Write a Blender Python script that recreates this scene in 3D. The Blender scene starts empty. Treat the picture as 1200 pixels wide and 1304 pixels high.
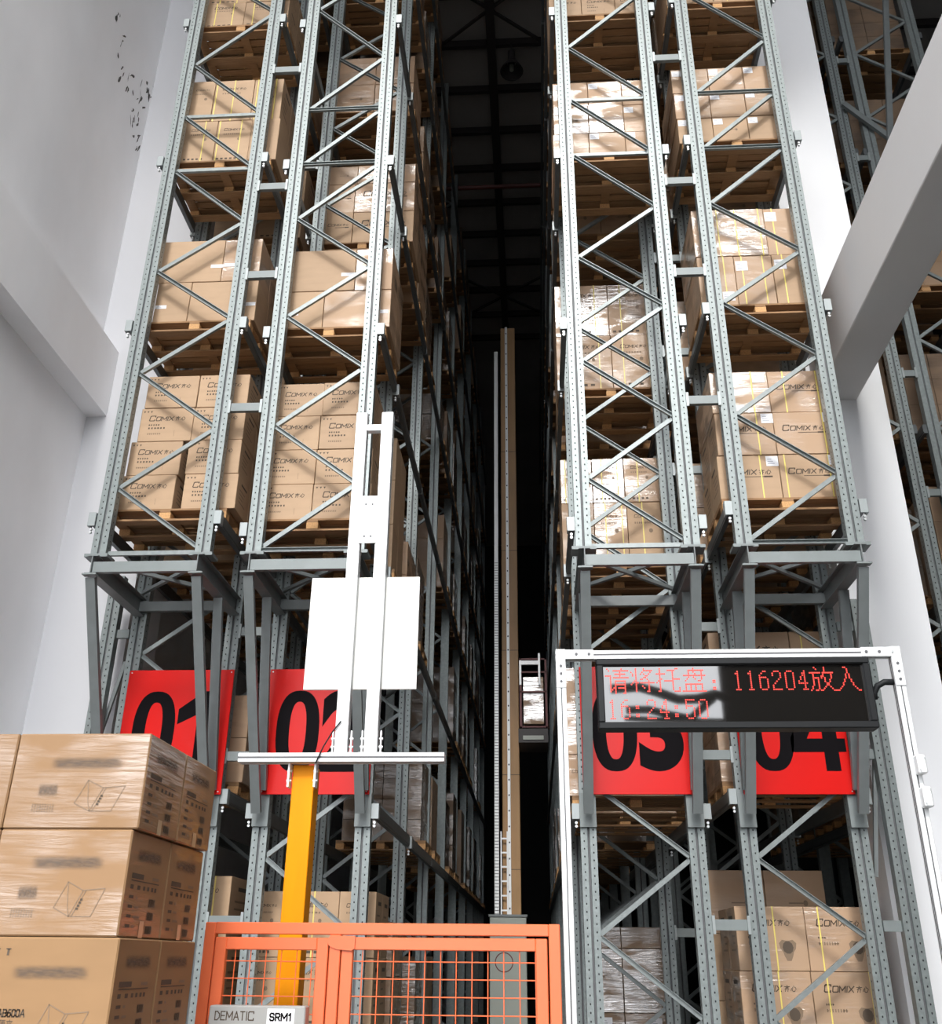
import bpy, math, random
from math import sin, cos, pi, radians, sqrt
from mathutils import Vector, Matrix

random.seed(7)
S = bpy.context.scene
C = S.collection

# ------------------------------------------------------------------ camera, sky, sun, exposure
PITCH, YAW, ROLL, FPX = radians(24.82), radians(3.80), radians(0.58), 1234.0
EYE = Vector((0, 0, 1.6))
fwd = Vector((-sin(YAW) * cos(PITCH), cos(YAW) * cos(PITCH), sin(PITCH)))
rt0 = Vector((cos(YAW), sin(YAW), 0))
up0 = rt0.cross(fwd)
rt = rt0 * cos(ROLL) + up0 * sin(ROLL)
up = up0 * cos(ROLL) - rt0 * sin(ROLL)
cam = bpy.data.cameras.new('camera')
cam.sensor_fit = 'HORIZONTAL'
cam.sensor_width = 36.0
cam.lens = 36.0 * FPX / 1200.0
cam.clip_start, cam.clip_end = 0.05, 300
camo = bpy.data.objects.new('camera', cam)
C.objects.link(camo)
camo.matrix_world = Matrix(((rt.x, up.x, -fwd.x, EYE.x), (rt.y, up.y, -fwd.y, EYE.y), (rt.z, up.z, -fwd.z, EYE.z), (0, 0, 0, 1)))
S.camera = camo

SKY, SUN, EXPOSURE = 5.8, 2.0, 0.0
w = bpy.data.worlds.new('sky')
S.world = w
w.use_nodes = True
nt = w.node_tree
nt.nodes.clear()
wo = nt.nodes.new('ShaderNodeOutputWorld')
bg = nt.nodes.new('ShaderNodeBackground')
tc = nt.nodes.new('ShaderNodeTexCoord')
sp = nt.nodes.new('ShaderNodeSeparateXYZ')
rp = nt.nodes.new('ShaderNodeValToRGB')
rp.color_ramp.elements[0].position = 0.47
rp.color_ramp.elements[0].color = (0.10, 0.10, 0.10, 1)
rp.color_ramp.elements[1].position = 0.55
rp.color_ramp.elements[1].color = (0.62, 0.65, 0.70, 1)
e = rp.color_ramp.elements.new(0.68)
e.color = (1.0, 1.0, 1.02, 1)
ma = nt.nodes.new('ShaderNodeMath')
ma.operation = 'MULTIPLY_ADD'
ma.inputs[1].default_value = 0.5
ma.inputs[2].default_value = 0.5
nt.links.new(tc.outputs['Generated'], sp.inputs[0])
nt.links.new(sp.outputs['Z'], ma.inputs[0])
nt.links.new(ma.outputs[0], rp.inputs[0])
nt.links.new(rp.outputs[0], bg.inputs['Color'])
bg.inputs['Strength'].default_value = SKY
nt.links.new(bg.outputs[0], wo.inputs[0])

sl = bpy.data.lights.new('sun', 'SUN')
sl.energy = SUN
sl.angle = radians(9)
sl.color = (1.0, 0.98, 0.94)
so = bpy.data.objects.new('sun', sl)
C.objects.link(so)
so.location = (2, -8, 20)
so.rotation_euler = Vector((0.03, 1.0, -0.80)).to_track_quat('-Z', 'Y').to_euler()

S.view_settings.view_transform = 'Standard'
S.view_settings.look = 'None'
S.view_settings.gamma = 1
S.view_settings.use_curve_mapping = False
S.view_settings.exposure = EXPOSURE

# ------------------------------------------------------------------ materials
M = {}


def new_mat(name):
    m = bpy.data.materials.new(name)
    m.use_nodes = True
    n = m.node_tree
    b = n.nodes['Principled BSDF']
    M[name] = m
    return m, n, b


def mat(name, col, rough=0.6, metal=0.0, noise=0.0, scale=8.0, bump=0.0, stretch=(1, 1, 1), spec=0.5, rnd=0.0, col2=None, detail=4, coords='Object'):
    m, n, b = new_mat(name)
    b.inputs['Base Color'].default_value = (*col, 1)
    b.inputs['Roughness'].default_value = rough
    b.inputs['Metallic'].default_value = metal
    b.inputs['Specular IOR Level'].default_value = spec
    if noise or bump or rnd:
        t = n.nodes.new('ShaderNodeTexCoord')
        mp = n.nodes.new('ShaderNodeMapping')
        mp.inputs['Scale'].default_value = stretch
        tx = n.nodes.new('ShaderNodeTexNoise')
        tx.inputs['Scale'].default_value = scale
        tx.inputs['Detail'].default_value = detail
        n.links.new(t.outputs[coords], mp.inputs[0])
        n.links.new(mp.outputs[0], tx.inputs['Vector'])
        oi = n.nodes.new('ShaderNodeObjectInfo')
        mx = n.nodes.new('ShaderNodeMix')
        mx.data_type = 'RGBA'
        c2 = col2 or tuple(c * (1 - noise) for c in col)
        mx.inputs['A'].default_value = (*c2, 1)
        mx.inputs['B'].default_value = (*[min(1, c * (1 + (0 if col2 else noise))) for c in col], 1)
        cr = n.nodes.new('ShaderNodeMapRange')
        cr.inputs['From Min'].default_value = 0.3
        cr.inputs['From Max'].default_value = 0.7
        n.links.new(tx.outputs['Fac'], cr.inputs['Value'])
        n.links.new(cr.outputs[0], mx.inputs['Factor'])
        src = mx.outputs['Result']
        if rnd:
            hs = n.nodes.new('ShaderNodeHueSaturation')
            mr = n.nodes.new('ShaderNodeMapRange')
            mr.inputs['To Min'].default_value = 1 - rnd
            mr.inputs['To Max'].default_value = 1 + rnd
            n.links.new(oi.outputs['Random'], mr.inputs['Value'])
            n.links.new(mr.outputs[0], hs.inputs['Value'])
            n.links.new(src, hs.inputs['Color'])
            src = hs.outputs[0]
        n.links.new(src, b.inputs['Base Color'])
        if bump:
            bm = n.nodes.new('ShaderNodeBump')
            bm.inputs['Strength'].default_value = bump
            bm.inputs['Distance'].default_value = 0.01
            n.links.new(tx.outputs['Fac'], bm.inputs['Height'])
            n.links.new(bm.outputs[0], b.inputs['Normal'])
    return m


mat('steel', (0.24, 0.27, 0.266), 0.42, 0.35, 0.13, 22, rnd=0.03)
mat('hole', (0.02, 0.022, 0.025), 0.9)
mat('brace', (0.235, 0.26, 0.257), 0.42, 0.35, 0.10, 18)
mat('paint_grey', (0.165, 0.182, 0.182), 0.45, 0.0, 0.08, 6)
mat('channel_grey', (0.20, 0.225, 0.223), 0.45, 0.1, 0.06, 5)
mat('rail_grey', (0.10, 0.11, 0.113), 0.42, 0.15, 0.1, 6)
mat('connector', (0.33, 0.36, 0.36), 0.4, 0.3)
mat('bolt', (0.75, 0.77, 0.77), 0.3, 0.6)
mat('wood', (0.29, 0.16, 0.073), 0.75, 0, 0.16, 5, 0.1, (1.2, 10, 6), rnd=0.15)
mat('block', (0.56, 0.31, 0.13), 0.75, 0, 0.22, 12, 0.15, (6, 1.5, 6), rnd=0.12)
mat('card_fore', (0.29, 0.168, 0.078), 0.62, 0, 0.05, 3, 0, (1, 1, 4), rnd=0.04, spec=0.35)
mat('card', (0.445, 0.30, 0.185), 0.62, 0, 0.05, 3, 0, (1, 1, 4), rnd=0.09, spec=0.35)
mat('ink', (0.085, 0.06, 0.04), 0.7)
mat('ink_light', (0.22, 0.15, 0.095), 0.7)
mat('strap', (0.80, 0.66, 0.16), 0.35, rnd=0.06)
mat('label', (0.80, 0.80, 0.82), 0.5)
mat('label_ink', (0.35, 0.35, 0.40), 0.6)
mat('red', (0.60, 0.009, 0.007), 0.30, 0, 0.03, 2, spec=0.25)
mat('black', (0.006, 0.005, 0.006), 0.6, spec=0.04)
mat('yellow', (0.78, 0.28, 0.003), 0.5, 0, 0.05, 4, stretch=(3, 3, .5), spec=0.12)
mat('orange', (0.76, 0.150, 0.052), 0.42, 0, 0.03, 5)
mat('alu', (0.82, 0.83, 0.83), 0.42, 0.15, 0.03, 5)
mat('alu_dark', (0.10, 0.10, 0.105), 0.6)
mat('whiteboard', (0.86, 0.85, 0.81), 0.55, 0, 0.015, 2)
mat('plastic_black', (0.014, 0.015, 0.016), 0.5, spec=0.18)
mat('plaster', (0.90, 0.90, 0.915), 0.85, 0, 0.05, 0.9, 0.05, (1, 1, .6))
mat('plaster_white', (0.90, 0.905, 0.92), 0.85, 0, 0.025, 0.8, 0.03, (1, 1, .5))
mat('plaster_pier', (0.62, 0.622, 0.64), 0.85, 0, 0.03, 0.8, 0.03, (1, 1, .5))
mat('flake', (0.10, 0.095, 0.09), 0.95, 0, 0.3, 20)
mat('clad_white', (0.68, 0.67, 0.665), 0.55, 0, 0.02, 1.0)
mat('floor', (0.10, 0.104, 0.10), 0.5, 0, 0.12, 1.5)
mat('roof', (0.42, 0.40, 0.385), 0.8, 0, 0.1, 0.6)
mat('roof_steel', (0.035, 0.03, 0.03), 0.6)
mat('pipe_red', (0.12, 0.02, 0.015), 0.5)
mat('dark_wall', (0.035, 0.037, 0.04), 0.9)
mat('tan_paint', (0.36, 0.205, 0.085), 0.5, 0, 0.12, 3, stretch=(2, 2, .4))
mat('grey_box', (0.30, 0.32, 0.285), 0.45)
mat('grey_plate', (0.36, 0.36, 0.345), 0.4, 0, 0.02, 4)
mat('maroon', (0.10, 0.012, 0.012), 0.5)
mat('tape', (0.55, 0.40, 0.24), 0.2)


def film_mat(name, col, lo, hi, ior=1.9, rough=0.16, rnd=0.08):
    m, n, b = new_mat(name)
    t = n.nodes.new('ShaderNodeTexCoord')
    oi = n.nodes.new('ShaderNodeObjectInfo')
    add = n.nodes.new('ShaderNodeVectorMath')
    add.operation = 'ADD'
    n.links.new(t.outputs['Object'], add.inputs[0])
    n.links.new(oi.outputs['Location'], add.inputs[1])
    mp = n.nodes.new('ShaderNodeMapping')
    mp.inputs['Scale'].default_value = (1.3, 1.3, 16)
    wr = n.nodes.new('ShaderNodeTexNoise')
    wr.inputs['Scale'].default_value = 2.2
    wr.inputs['Detail'].default_value = 5
    wr.inputs['Distortion'].default_value = 0.6
    n.links.new(add.outputs[0], mp.inputs[0])
    n.links.new(mp.outputs[0], wr.inputs['Vector'])
    big = n.nodes.new('ShaderNodeTexNoise')
    big.inputs['Scale'].default_value = 2.0
    big.inputs['Detail'].default_value = 3
    mp2 = n.nodes.new('ShaderNodeMapping')
    mp2.inputs['Scale'].default_value = (1, 1, 2.2)
    n.links.new(add.outputs[0], mp2.inputs[0])
    n.links.new(mp2.outputs[0], big.inputs['Vector'])
    mr = n.nodes.new('ShaderNodeMapRange')
    mr.inputs['From Min'].default_value = lo
    mr.inputs['From Max'].default_value = hi
    n.links.new(big.outputs['Fac'], mr.inputs['Value'])
    n.links.new(mr.outputs[0], b.inputs['Coat Weight'])
    b.inputs['Coat IOR'].default_value = ior
    b.inputs['Coat Roughness'].default_value = rough
    bm = n.nodes.new('ShaderNodeBump')
    bm.inputs['Strength'].default_value = 0.55
    bm.inputs['Distance'].default_value = 0.02
    n.links.new(wr.outputs['Fac'], bm.inputs['Height'])
    n.links.new(bm.outputs[0], b.inputs['Coat Normal'])
    b.inputs['Roughness'].default_value = 0.6
    b.inputs['Specular IOR Level'].default_value = 0.35
    hs = n.nodes.new('ShaderNodeHueSaturation')
    mr2 = n.nodes.new('ShaderNodeMapRange')
    mr2.inputs['To Min'].default_value = 1 - rnd
    mr2.inputs['To Max'].default_value = 1 + rnd
    n.links.new(oi.outputs['Random'], mr2.inputs['Value'])
    n.links.new(mr2.outputs[0], hs.inputs['Value'])
    hs.inputs['Color'].default_value = (*col, 1)
    n.links.new(hs.outputs[0], b.inputs['Base Color'])
    return m


film_mat('card_film', (0.45, 0.295, 0.185), 0.45, 0.60, 2.6, 0.14)
film_mat('card_film_strong', (0.47, 0.32, 0.21), 0.40, 0.52, 4.2, 0.15)
film_mat('card_film_soft', (0.445, 0.295, 0.185), 0.42, 0.7, 1.8, 0.2)

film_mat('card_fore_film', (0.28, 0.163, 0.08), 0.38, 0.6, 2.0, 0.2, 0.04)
film_mat('card_shaded', (0.25, 0.165, 0.105), 0.42, 0.58, 2.6, 0.14)  # wrapped brown darkened in its colour to stand for aisle shade
film_mat('card_shaded_gloss', (0.27, 0.18, 0.115), 0.38, 0.50, 4.0, 0.12)  # glossier wrap, same shade put into the colour

m, n, b = new_mat('led')
b.inputs['Base Color'].default_value = (0.1, 0.0, 0.0, 1)
b.inputs['Emission Color'].default_value = (1.0, 0.05, 0.03, 1)
b.inputs['Emission Strength'].default_value = 1.6
m, n, b = new_mat('screen')
b.inputs['Base Color'].default_value = (0.010, 0.009, 0.008, 1)
b.inputs['Roughness'].default_value = 0.03
b.inputs['IOR'].default_value = 2.1
m, n, b = new_mat('smudge')          # soft-edged, rubbed-out printing on the cartons
t = n.nodes.new('ShaderNodeTexCoord')
nz = n.nodes.new('ShaderNodeTexNoise')
nz.inputs['Scale'].default_value = 9
n.links.new(t.outputs['UV'], nz.inputs['Vector'])
sep = n.nodes.new('ShaderNodeSeparateXYZ')
n.links.new(t.outputs['UV'], sep.inputs[0])


def edge(out, soft):
    a = n.nodes.new('ShaderNodeMath'); a.operation = 'SUBTRACT'; a.inputs[1].default_value = 0.5
    n.links.new(out, a.inputs[0])
    c = n.nodes.new('ShaderNodeMath'); c.operation = 'ABSOLUTE'
    n.links.new(a.outputs[0], c.inputs[0])
    r = n.nodes.new('ShaderNodeMapRange'); r.interpolation_type = 'SMOOTHSTEP'
    r.inputs['From Min'].default_value = 0.5; r.inputs['From Max'].default_value = 0.5 - soft
    n.links.new(c.outputs[0], r.inputs['Value'])
    return r.outputs[0]


ex, ey = edge(sep.outputs['X'], 0.16), edge(sep.outputs['Y'], 0.42)
mu = n.nodes.new('ShaderNodeMath'); mu.operation = 'MULTIPLY'
n.links.new(ex, mu.inputs[0]); n.links.new(ey, mu.inputs[1])
mu2 = n.nodes.new('ShaderNodeMath'); mu2.operation = 'MULTIPLY'
n.links.new(mu.outputs[0], mu2.inputs[0])
mr = n.nodes.new('ShaderNodeMapRange')
mr.inputs['From Min'].default_value = 0.25; mr.inputs['From Max'].default_value = 0.7
mr.inputs['To Min'].default_value = 0.3; mr.inputs['To Max'].default_value = 0.72
n.links.new(nz.outputs['Fac'], mr.inputs['Value'])
n.links.new(mr.outputs[0], mu2.inputs[1])
b.inputs['Base Color'].default_value = (0.12, 0.09, 0.07, 1)
b.inputs['Roughness'].default_value = 0.7
n.links.new(mu2.outputs[0], b.inputs['Alpha'])


# ------------------------------------------------------------------ mesh helpers
class MB:
    def __init__(s):
        s.v, s.f, s.m, s.mats = [], [], [], []
        s.uv = {}

    def mi(s, name):
        if name not in s.mats:
            s.mats.append(name)
        return s.mats.index(name)

    def poly(s, pts, name, uv=None):
        k = len(s.v)
        s.v += [tuple(p) for p in pts]
        s.f.append(tuple(range(k, k + len(pts))))
        s.m.append(s.mi(name))
        if uv:
            s.uv[len(s.f) - 1] = uv

    def mesh(s, verts, faces, name):
        k = len(s.v)
        s.v += [tuple(p) for p in verts]
        i = s.mi(name)
        for f in faces:
            s.f.append(tuple(k + j for j in f))
            s.m.append(i)

    def box(s, x0, x1, y0, y1, z0, z1, name, ch=0.0):
        if ch <= 0:
            v = [(x, y, z) for z in (z0, z1) for y in (y0, y1) for x in (x0, x1)]
            s.mesh(v, [(0, 2, 3, 1), (4, 5, 7, 6), (0, 1, 5, 4), (2, 6, 7, 3), (0, 4, 6, 2), (1, 3, 7, 5)], name)
            return
        X, Y, Z = (x0, x1), (y0, y1), (z0, z1)
        vid, v = {}, []
        for i in (0, 1):
            for j in (0, 1):
                for k in (0, 1):
                    sx, sy, sz = (1, -1)[i], (1, -1)[j], (1, -1)[k]
                    for ax in range(3):
                        p = [X[i] + sx * ch, Y[j] + sy * ch, Z[k] + sz * ch]
                        p[ax] = (X[i], Y[j], Z[k])[ax]
                        vid[i, j, k, ax] = len(v)
                        v.append(tuple(p))
        F = []
        for i in (0, 1):
            q = [vid[i, a, c, 0] for a, c in ((0, 0), (1, 0), (1, 1), (0, 1))]
            F.append(q if i else q[::-1])
            q = [vid[a, i, c, 1] for a, c in ((0, 0), (0, 1), (1, 1), (1, 0))]
            F.append(q if i else q[::-1])
            q = [vid[a, c, i, 2] for a, c in ((0, 0), (1, 0), (1, 1), (0, 1))]
            F.append(q if i else q[::-1])
        ed = []
        for a in (0, 1):
            for c in (0, 1):
                ed.append([vid[0, a, c, 1], vid[1, a, c, 1], vid[1, a, c, 2], vid[0, a, c, 2]])
                ed.append([vid[a, 0, c, 0], vid[a, 1, c, 0], vid[a, 1, c, 2], vid[a, 0, c, 2]])
                ed.append([vid[a, c, 0, 0], vid[a, c, 1, 0], vid[a, c, 1, 1], vid[a, c, 0, 1]])
        cen = Vector(((x0 + x1) / 2, (y0 + y1) / 2, (z0 + z1) / 2))
        tri = [[vid[i, j, k, 0], vid[i, j, k, 1], vid[i, j, k, 2]] for i in (0, 1) for j in (0, 1) for k in (0, 1)]
        for q in ed + tri:
            p = [Vector(v[t]) for t in q]
            nn = (p[1] - p[0]).cross(p[2] - p[0])
            if nn.dot(p[0] - cen) < 0:
                q.reverse()
            F.append(q)
        s.mesh(v, F, name)

    def bar(s, p0, p1, prof, name, side=None, caps=True):
        p0, p1 = Vector(p0), Vector(p1)
        a = (p1 - p0).normalized()
        sd = Vector(side) if side is not None else (Vector((0, -1, 0)) if abs(a.y) < .9 else Vector((0, 0, 1)))
        u = (sd - a * sd.dot(a)).normalized()      # second profile axis
        r = a.cross(u) * -1                        # first profile axis
        k = len(prof)
        v = [p + r * x + u * y for p in (p0, p1) for x, y in prof]
        area = sum(prof[i][0] * prof[(i + 1) % k][1] - prof[(i + 1) % k][0] * prof[i][1] for i in range(k))
        F = [(i, (i + 1) % k, k + (i + 1) % k, k + i) for i in range(k)]
        if caps:
            F += [tuple(range(k))[::-1], tuple(range(k, 2 * k))]
        flip = area * (r.cross(u).dot(a)) < 0
        s.mesh(v, [f[::-1] if flip else f for f in F], name)

    def tube(s, pts, r, name, n=8, caps=True):
        pts = [Vector(p) for p in pts]
        rings, v = [], []
        u = None
        for i, p in enumerate(pts):
            a = (pts[min(i + 1, len(pts) - 1)] - pts[max(i - 1, 0)]).normalized()
            if u is None:
                u = a.orthogonal().normalized()
            u = (u - a * u.dot(a)).normalized()
            q = a.cross(u)
            v += [p + (u * cos(2 * pi * k / n) + q * sin(2 * pi * k / n)) * r for k in range(n)]
        F = []
        for i in range(len(pts) - 1):
            for k in range(n):
                F.append((i * n + k, i * n + (k + 1) % n, (i + 1) * n + (k + 1) % n, (i + 1) * n + k))
        if caps:
            F += [tuple(range(n))[::-1], tuple(range((len(pts) - 1) * n, len(pts) * n))]
        s.mesh(v, F, name)

    def me(s, name):
        me = bpy.data.meshes.new(name)
        me.from_pydata(s.v, [], s.f)
        for x in s.mats:
            me.materials.append(M[x])
        me.polygons.foreach_set('material_index', s.m)
        if s.uv:
            l = me.uv_layers.new(name='UVMap')
            for fi, uv in s.uv.items():
                for li, c in zip(me.polygons[fi].loop_indices, uv):
                    l.data[li].uv = c
        me.update()
        return me

    def obj(s, name, parent=None, loc=(0, 0, 0), smooth=False):
        me = s.me(name)
        if smooth:
            me.polygons.foreach_set('use_smooth', [True] * len(me.polygons))
        return put(me, name, parent, loc)


def put(me, name, parent=None, loc=(0, 0, 0)):
    o = bpy.data.objects.new(name, me)
    C.objects.link(o)
    o.location = loc
    if parent:
        o.parent = parent
    return o


def tag(o, label, cat, group=None):
    o['label'] = label
    o['category'] = cat
    if group:
        o['group'] = group
    return o


def thing(name, label, cat, loc=(0, 0, 0), group=None):
    o = bpy.data.objects.new(name, None)
    o.empty_display_size = 0.1
    C.objects.link(o)
    o.location = loc
    return tag(o, label, cat, group)


def struct(mb, name):
    o = mb.obj(name)
    o['kind'] = 'structure'
    return o


def boxm(name, dims, material, parent=None, loc=(0, 0, 0), ch=0.0):
    b = MB()
    b.box(*dims, material, ch)
    return b.obj(name, parent, loc)


_txt = {}


def text_geo(body, offset=0.0, shear=0.0, res=3):
    """outline of a word as (verts, faces, width, height), lower left corner at the origin"""
    key = (body, offset, shear, res)
    if key not in _txt:
        cu = bpy.data.curves.new('word', 'FONT')
        cu.body = body
        cu.offset = offset
        cu.shear = shear
        cu.resolution_u = res
        o = bpy.data.objects.new('word', cu)
        C.objects.link(o)
        dg = bpy.context.evaluated_depsgraph_get()
        me = bpy.data.meshes.new_from_object(o.evaluated_get(dg))
        vs = [(v.co.x, v.co.y) for v in me.vertices]
        fs = [tuple(p.vertices) for p in me.polygons]
        bpy.data.objects.remove(o)
        bpy.data.curves.remove(cu)
        bpy.data.meshes.remove(me)
        x0, y0 = min(v[0] for v in vs), min(v[1] for v in vs)
        vs = [(x - x0, y - y0) for x, y in vs]
        _txt[key] = (vs, fs, max(v[0] for v in vs), max(v[1] for v in vs))
    return _txt[key]


def put_text(mb, body, x, y, z, width, height, material, offset=0.0, shear=0.0, side='front', res=3):
    """letters on a face that looks towards -Y (front), lower left corner at x, z"""
    vs, fs, tw, th = text_geo(body, offset, shear, res)
    if side == 'front':
        P = [(x + a / tw * width, y, z + c / th * height) for a, c in vs]
    mb.mesh(P, fs, material)


STROKE = {
    'C': (.95, [[(1, .80), (1, 1), (.12, 1), (0, .88), (0, .12), (.12, 0), (1, 0), (1, .20)]]),
    'O': (1.0, [[(.12, 1), (.88, 1), (1, .88), (1, .12), (.88, 0), (.12, 0), (0, .12), (0, .88), (.12, 1)]]),
    'M': (1.1, [[(0, 0), (0, 1), (.5, .3), (1, 1), (1, 0)]]),
    'I': (.12, [[(.5, 0), (.5, 1)]]),
    'X': (.95, [[(0, 0), (1, 1)], [(0, 1), (1, 0)]]),
    'D': (.8, [[(0, 0), (0, 1), (.55, 1), (1, .7), (1, .3), (.55, 0), (0, 0)]]),
    'E': (.72, [[(1, 1), (0, 1), (0, 0), (1, 0)], [(0, .52), (.9, .52)]]),
    'A': (.9, [[(0, 0), (.5, 1), (1, 0)], [(.2, .34), (.8, .34)]]),
    'T': (.8, [[(0, 1), (1, 1)], [(.5, 1), (.5, 0)]]),
    'S': (.75, [[(1, .80), (.82, 1), (.18, 1), (0, .86), (0, .66), (.15, .53), (.85, .47), (1, .34), (1, .14), (.82, 0), (.18, 0), (0, .20)]]),
    'R': (.78, [[(0, 0), (0, 1), (.75, 1), (1, .86), (1, .62), (.75, .47), (0, .47)], [(.5, .47), (1, 0)]]),
    'B': (.75, [[(0, 0), (0, 1), (.72, 1), (.95, .86), (.95, .64), (.72, .52), (0, .52)], [(.72, .52), (1, .38), (1, .14), (.75, 0), (0, 0)]]),
    '1': (.35, [[(0, .74), (.85, 1), (.85, 0)]]),
    '0': (.68, [[(.2, 1), (.8, 1), (1, .8), (1, .2), (.8, 0), (.2, 0), (0, .2), (0, .8), (.2, 1)]]),
    '6': (.68, [[(.9, 1), (.35, 1), (0, .6), (0, .2), (.2, 0), (.8, 0), (1, .2), (1, .38), (.8, .56), (.2, .56), (0, .4)]]),
    '\u9f50': (1.0, [[(.45, 1), (.55, .88)], [(0, .80), (1, .80)], [(.22, .76), (.85, .42)], [(.80, .76), (.12, .42)], [(.32, .40), (.2, 0)], [(.70, .40), (.70, 0)]]),
    '\u5fc3': (1.0, [[(.10, .55), (.02, .15)], [(.30, .72), (.30, .14), (.42, .03), (.74, .03), (.82, .28)], [(.48, .92), (.60, .66)], [(.80, .72), (.98, .38)]]),
}


def stroke_text(mb, body, x, y, z, width, height, t, material, shear=0.0, gap=.28):
    tot = sum(STROKE[c][0] for c in body) + gap * (len(body) - 1)
    k = width / (tot)
    cx = 0.0
    for c in body:
        gw, lines = STROKE[c]
        for ln in lines:
            P = [Vector((x + (cx + px * gw) * k + shear * pz * height, z + pz * height)) for px, pz in ln]
            for p, q in zip(P, P[1:]):
                d = (q - p)
                if d.length < 1e-6:
                    continue
                d.normalize()
                nn = Vector((-d.y, d.x)) * t / 2
                p2, q2 = p - d * t * .42, q + d * t * .42
                mb.poly([(v.x, y, v.y) for v in (p2 - nn, q2 - nn, q2 + nn, p2 + nn)], material)
        cx += gw + gap


def rect(mb, x0, x1, z0, z1, y, material, uv=None):
    mb.poly([(x0, y, z0), (x1, y, z0), (x1, y, z1), (x0, y, z1)], material, uv)


# ------------------------------------------------------------------ pixel helpers (turn a point of the photo into a point at a known depth)
def ray(x, y):
    return fwd + rt * ((x - 600) / FPX) - up * ((y - 652) / FPX)


def atY(x, y, Y):
    d = ray(x, y)
    return EYE + d * (Y / d.y)


def atX(x, y, X):
    d = ray(x, y)
    return EYE + d * (X / d.x)


# ------------------------------------------------------------------ the building
b = MB(); b.box(-8, 16, -12, 48, -0.3, 0, 'floor'); struct(b, 'floor')
b = MB()
b.box(-6.3, -5.94, -2.0, 48, 0, 21.6, 'plaster')
fl = random.Random(3)
for (px, py, n_, sp_) in [(150, 22, 4, 6), (157, 60, 4, 9), (158, 90, 5, 8), (166, 108, 6, 9), (176, 140, 7, 9), (172, 150, 5, 8), (186, 113, 6, 8), (190, 122, 5, 7), (174, 182, 6, 7), (180, 128, 4, 7)]:
    for k in range(n_):
        c = atX(px + fl.uniform(-sp_, sp_) * .8, py + fl.uniform(-sp_, sp_) * 1.6, -5.94)
        L, W = fl.uniform(.02, .11), fl.uniform(.005, .022)
        th = fl.uniform(-.9, .5) + pi / 2
        pts = []
        for j in range(9):
            a = 2 * pi * j / 9
            q = (cos(a) * L * fl.uniform(.6, 1.2), sin(a) * W * fl.uniform(.4, 1.5))
            pts.append((-5.938, c.y + q[0] * cos(th) - q[1] * sin(th), c.z + q[0] * sin(th) + q[1] * cos(th)))
        b.poly(pts, 'flake')
struct(b, 'wall_left')
b = MB(); b.box(-5.94, -5.66, -1.0, 10.97, 8.2, 9.22, 'plaster'); struct(b, 'wall_left_ledge')
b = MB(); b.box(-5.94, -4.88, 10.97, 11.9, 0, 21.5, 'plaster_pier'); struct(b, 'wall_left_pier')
b = MB(); b.box(3.64, 4.58, 10.97, 11.9, 0, 21.5, 'plaster_white'); struct(b, 'wall_right_column')
b = MB(); b.box(3.69, 4.22, -1.0, 10.97, 8.17, 9.18, 'clad_white', .01); struct(b, 'wall_right_beam')
b = MB(); b.box(13.5, 13.8, -5, 48, 0, 21.6, 'dark_wall'); struct(b, 'wall_right')
b = MB(); b.box(-6.3, 13.8, 47.5, 48, 0, 22, 'dark_wall'); struct(b, 'wall_back')
b = MB(); b.box(3.34, 13.8, -5.2, -5.0, 0, 8, 'dark_wall'); b.box(5.0, 13.8, -5.2, -5.0, 8, 22, 'dark_wall'); struct(b, 'wall_light_block')  # unseen wall added to block sky light and darken the screen's reflection
b = MB(); b.box(-6.3, 13.8, 0.5, 48, 21.6, 21.8, 'roof'); b.box(5.0, 13.8, -5.2, 0.5, 21.6, 21.8, 'roof'); struct(b, 'ceiling')  # roof edge carried forward and right strip added to shut out sky light
k = 0
for i in range(13):
    y = 12.25 + 1.33 * i
    b = MB(); b.box(-5.9, 13.5, y - .05, y + .05, 21.3, 21.5, 'roof_steel'); k += 1
    struct(b, f'trim_{k}')
b = MB(); b.box(-.80, -.60, 8.5, 40, 21.0, 21.3, 'roof_steel'); k += 1; struct(b, f'trim_{k}')
for x0, x1 in ((-2.6, 1.2), (1.2, -2.6)):
    for yy in (13.6, 24.0):
        b = MB(); b.bar((x0, yy, 21.05), (x1, yy + 2.9, 21.05), [(-.03, -.03), (.03, -.03), (.03, .03), (-.03, .03)], 'roof_steel'); k += 1; struct(b, f'trim_{k}')
b = MB(); b.tube([(-5.9, 20.1, 20.6), (13, 20.1, 20.6)], .06, 'pipe_red'); tag(b.obj('sprinkler_pipe'), 'dark red sprinkler pipe running across under the ceiling', 'pipe')
lamp = thing('high_bay_lamp', 'dark unlit bell-shaped lamp hanging from the ceiling above the aisle', 'lamp', (-.23, 16.2, 20.4))
b = MB(); b.tube([(0, 0, .25), (0, 0, .62)], .09, 'roof_steel', 12); b.tube([(0, 0, .6), (0, 0, 1.0)], .015, 'roof_steel'); b.obj('ballast', lamp)
b = MB()
prof = [(.10, .27), (.16, .22), (.23, .10), (.27, 0), (.25, 0), (.21, .10), (.13, .21)]
N = 20
for i in range(len(prof) - 1):
    for j in range(N):
        a0, a1 = 2 * pi * j / N, 2 * pi * (j + 1) / N
        (r0, z0), (r1, z1) = prof[i], prof[i + 1]
        b.poly([(r0 * cos(a0), r0 * sin(a0), z0), (r1 * cos(a0), r1 * sin(a0), z1), (r1 * cos(a1), r1 * sin(a1), z1), (r0 * cos(a1), r0 * sin(a1), z0)], 'roof_steel')
b.obj('lamp_shade', lamp)
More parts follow.
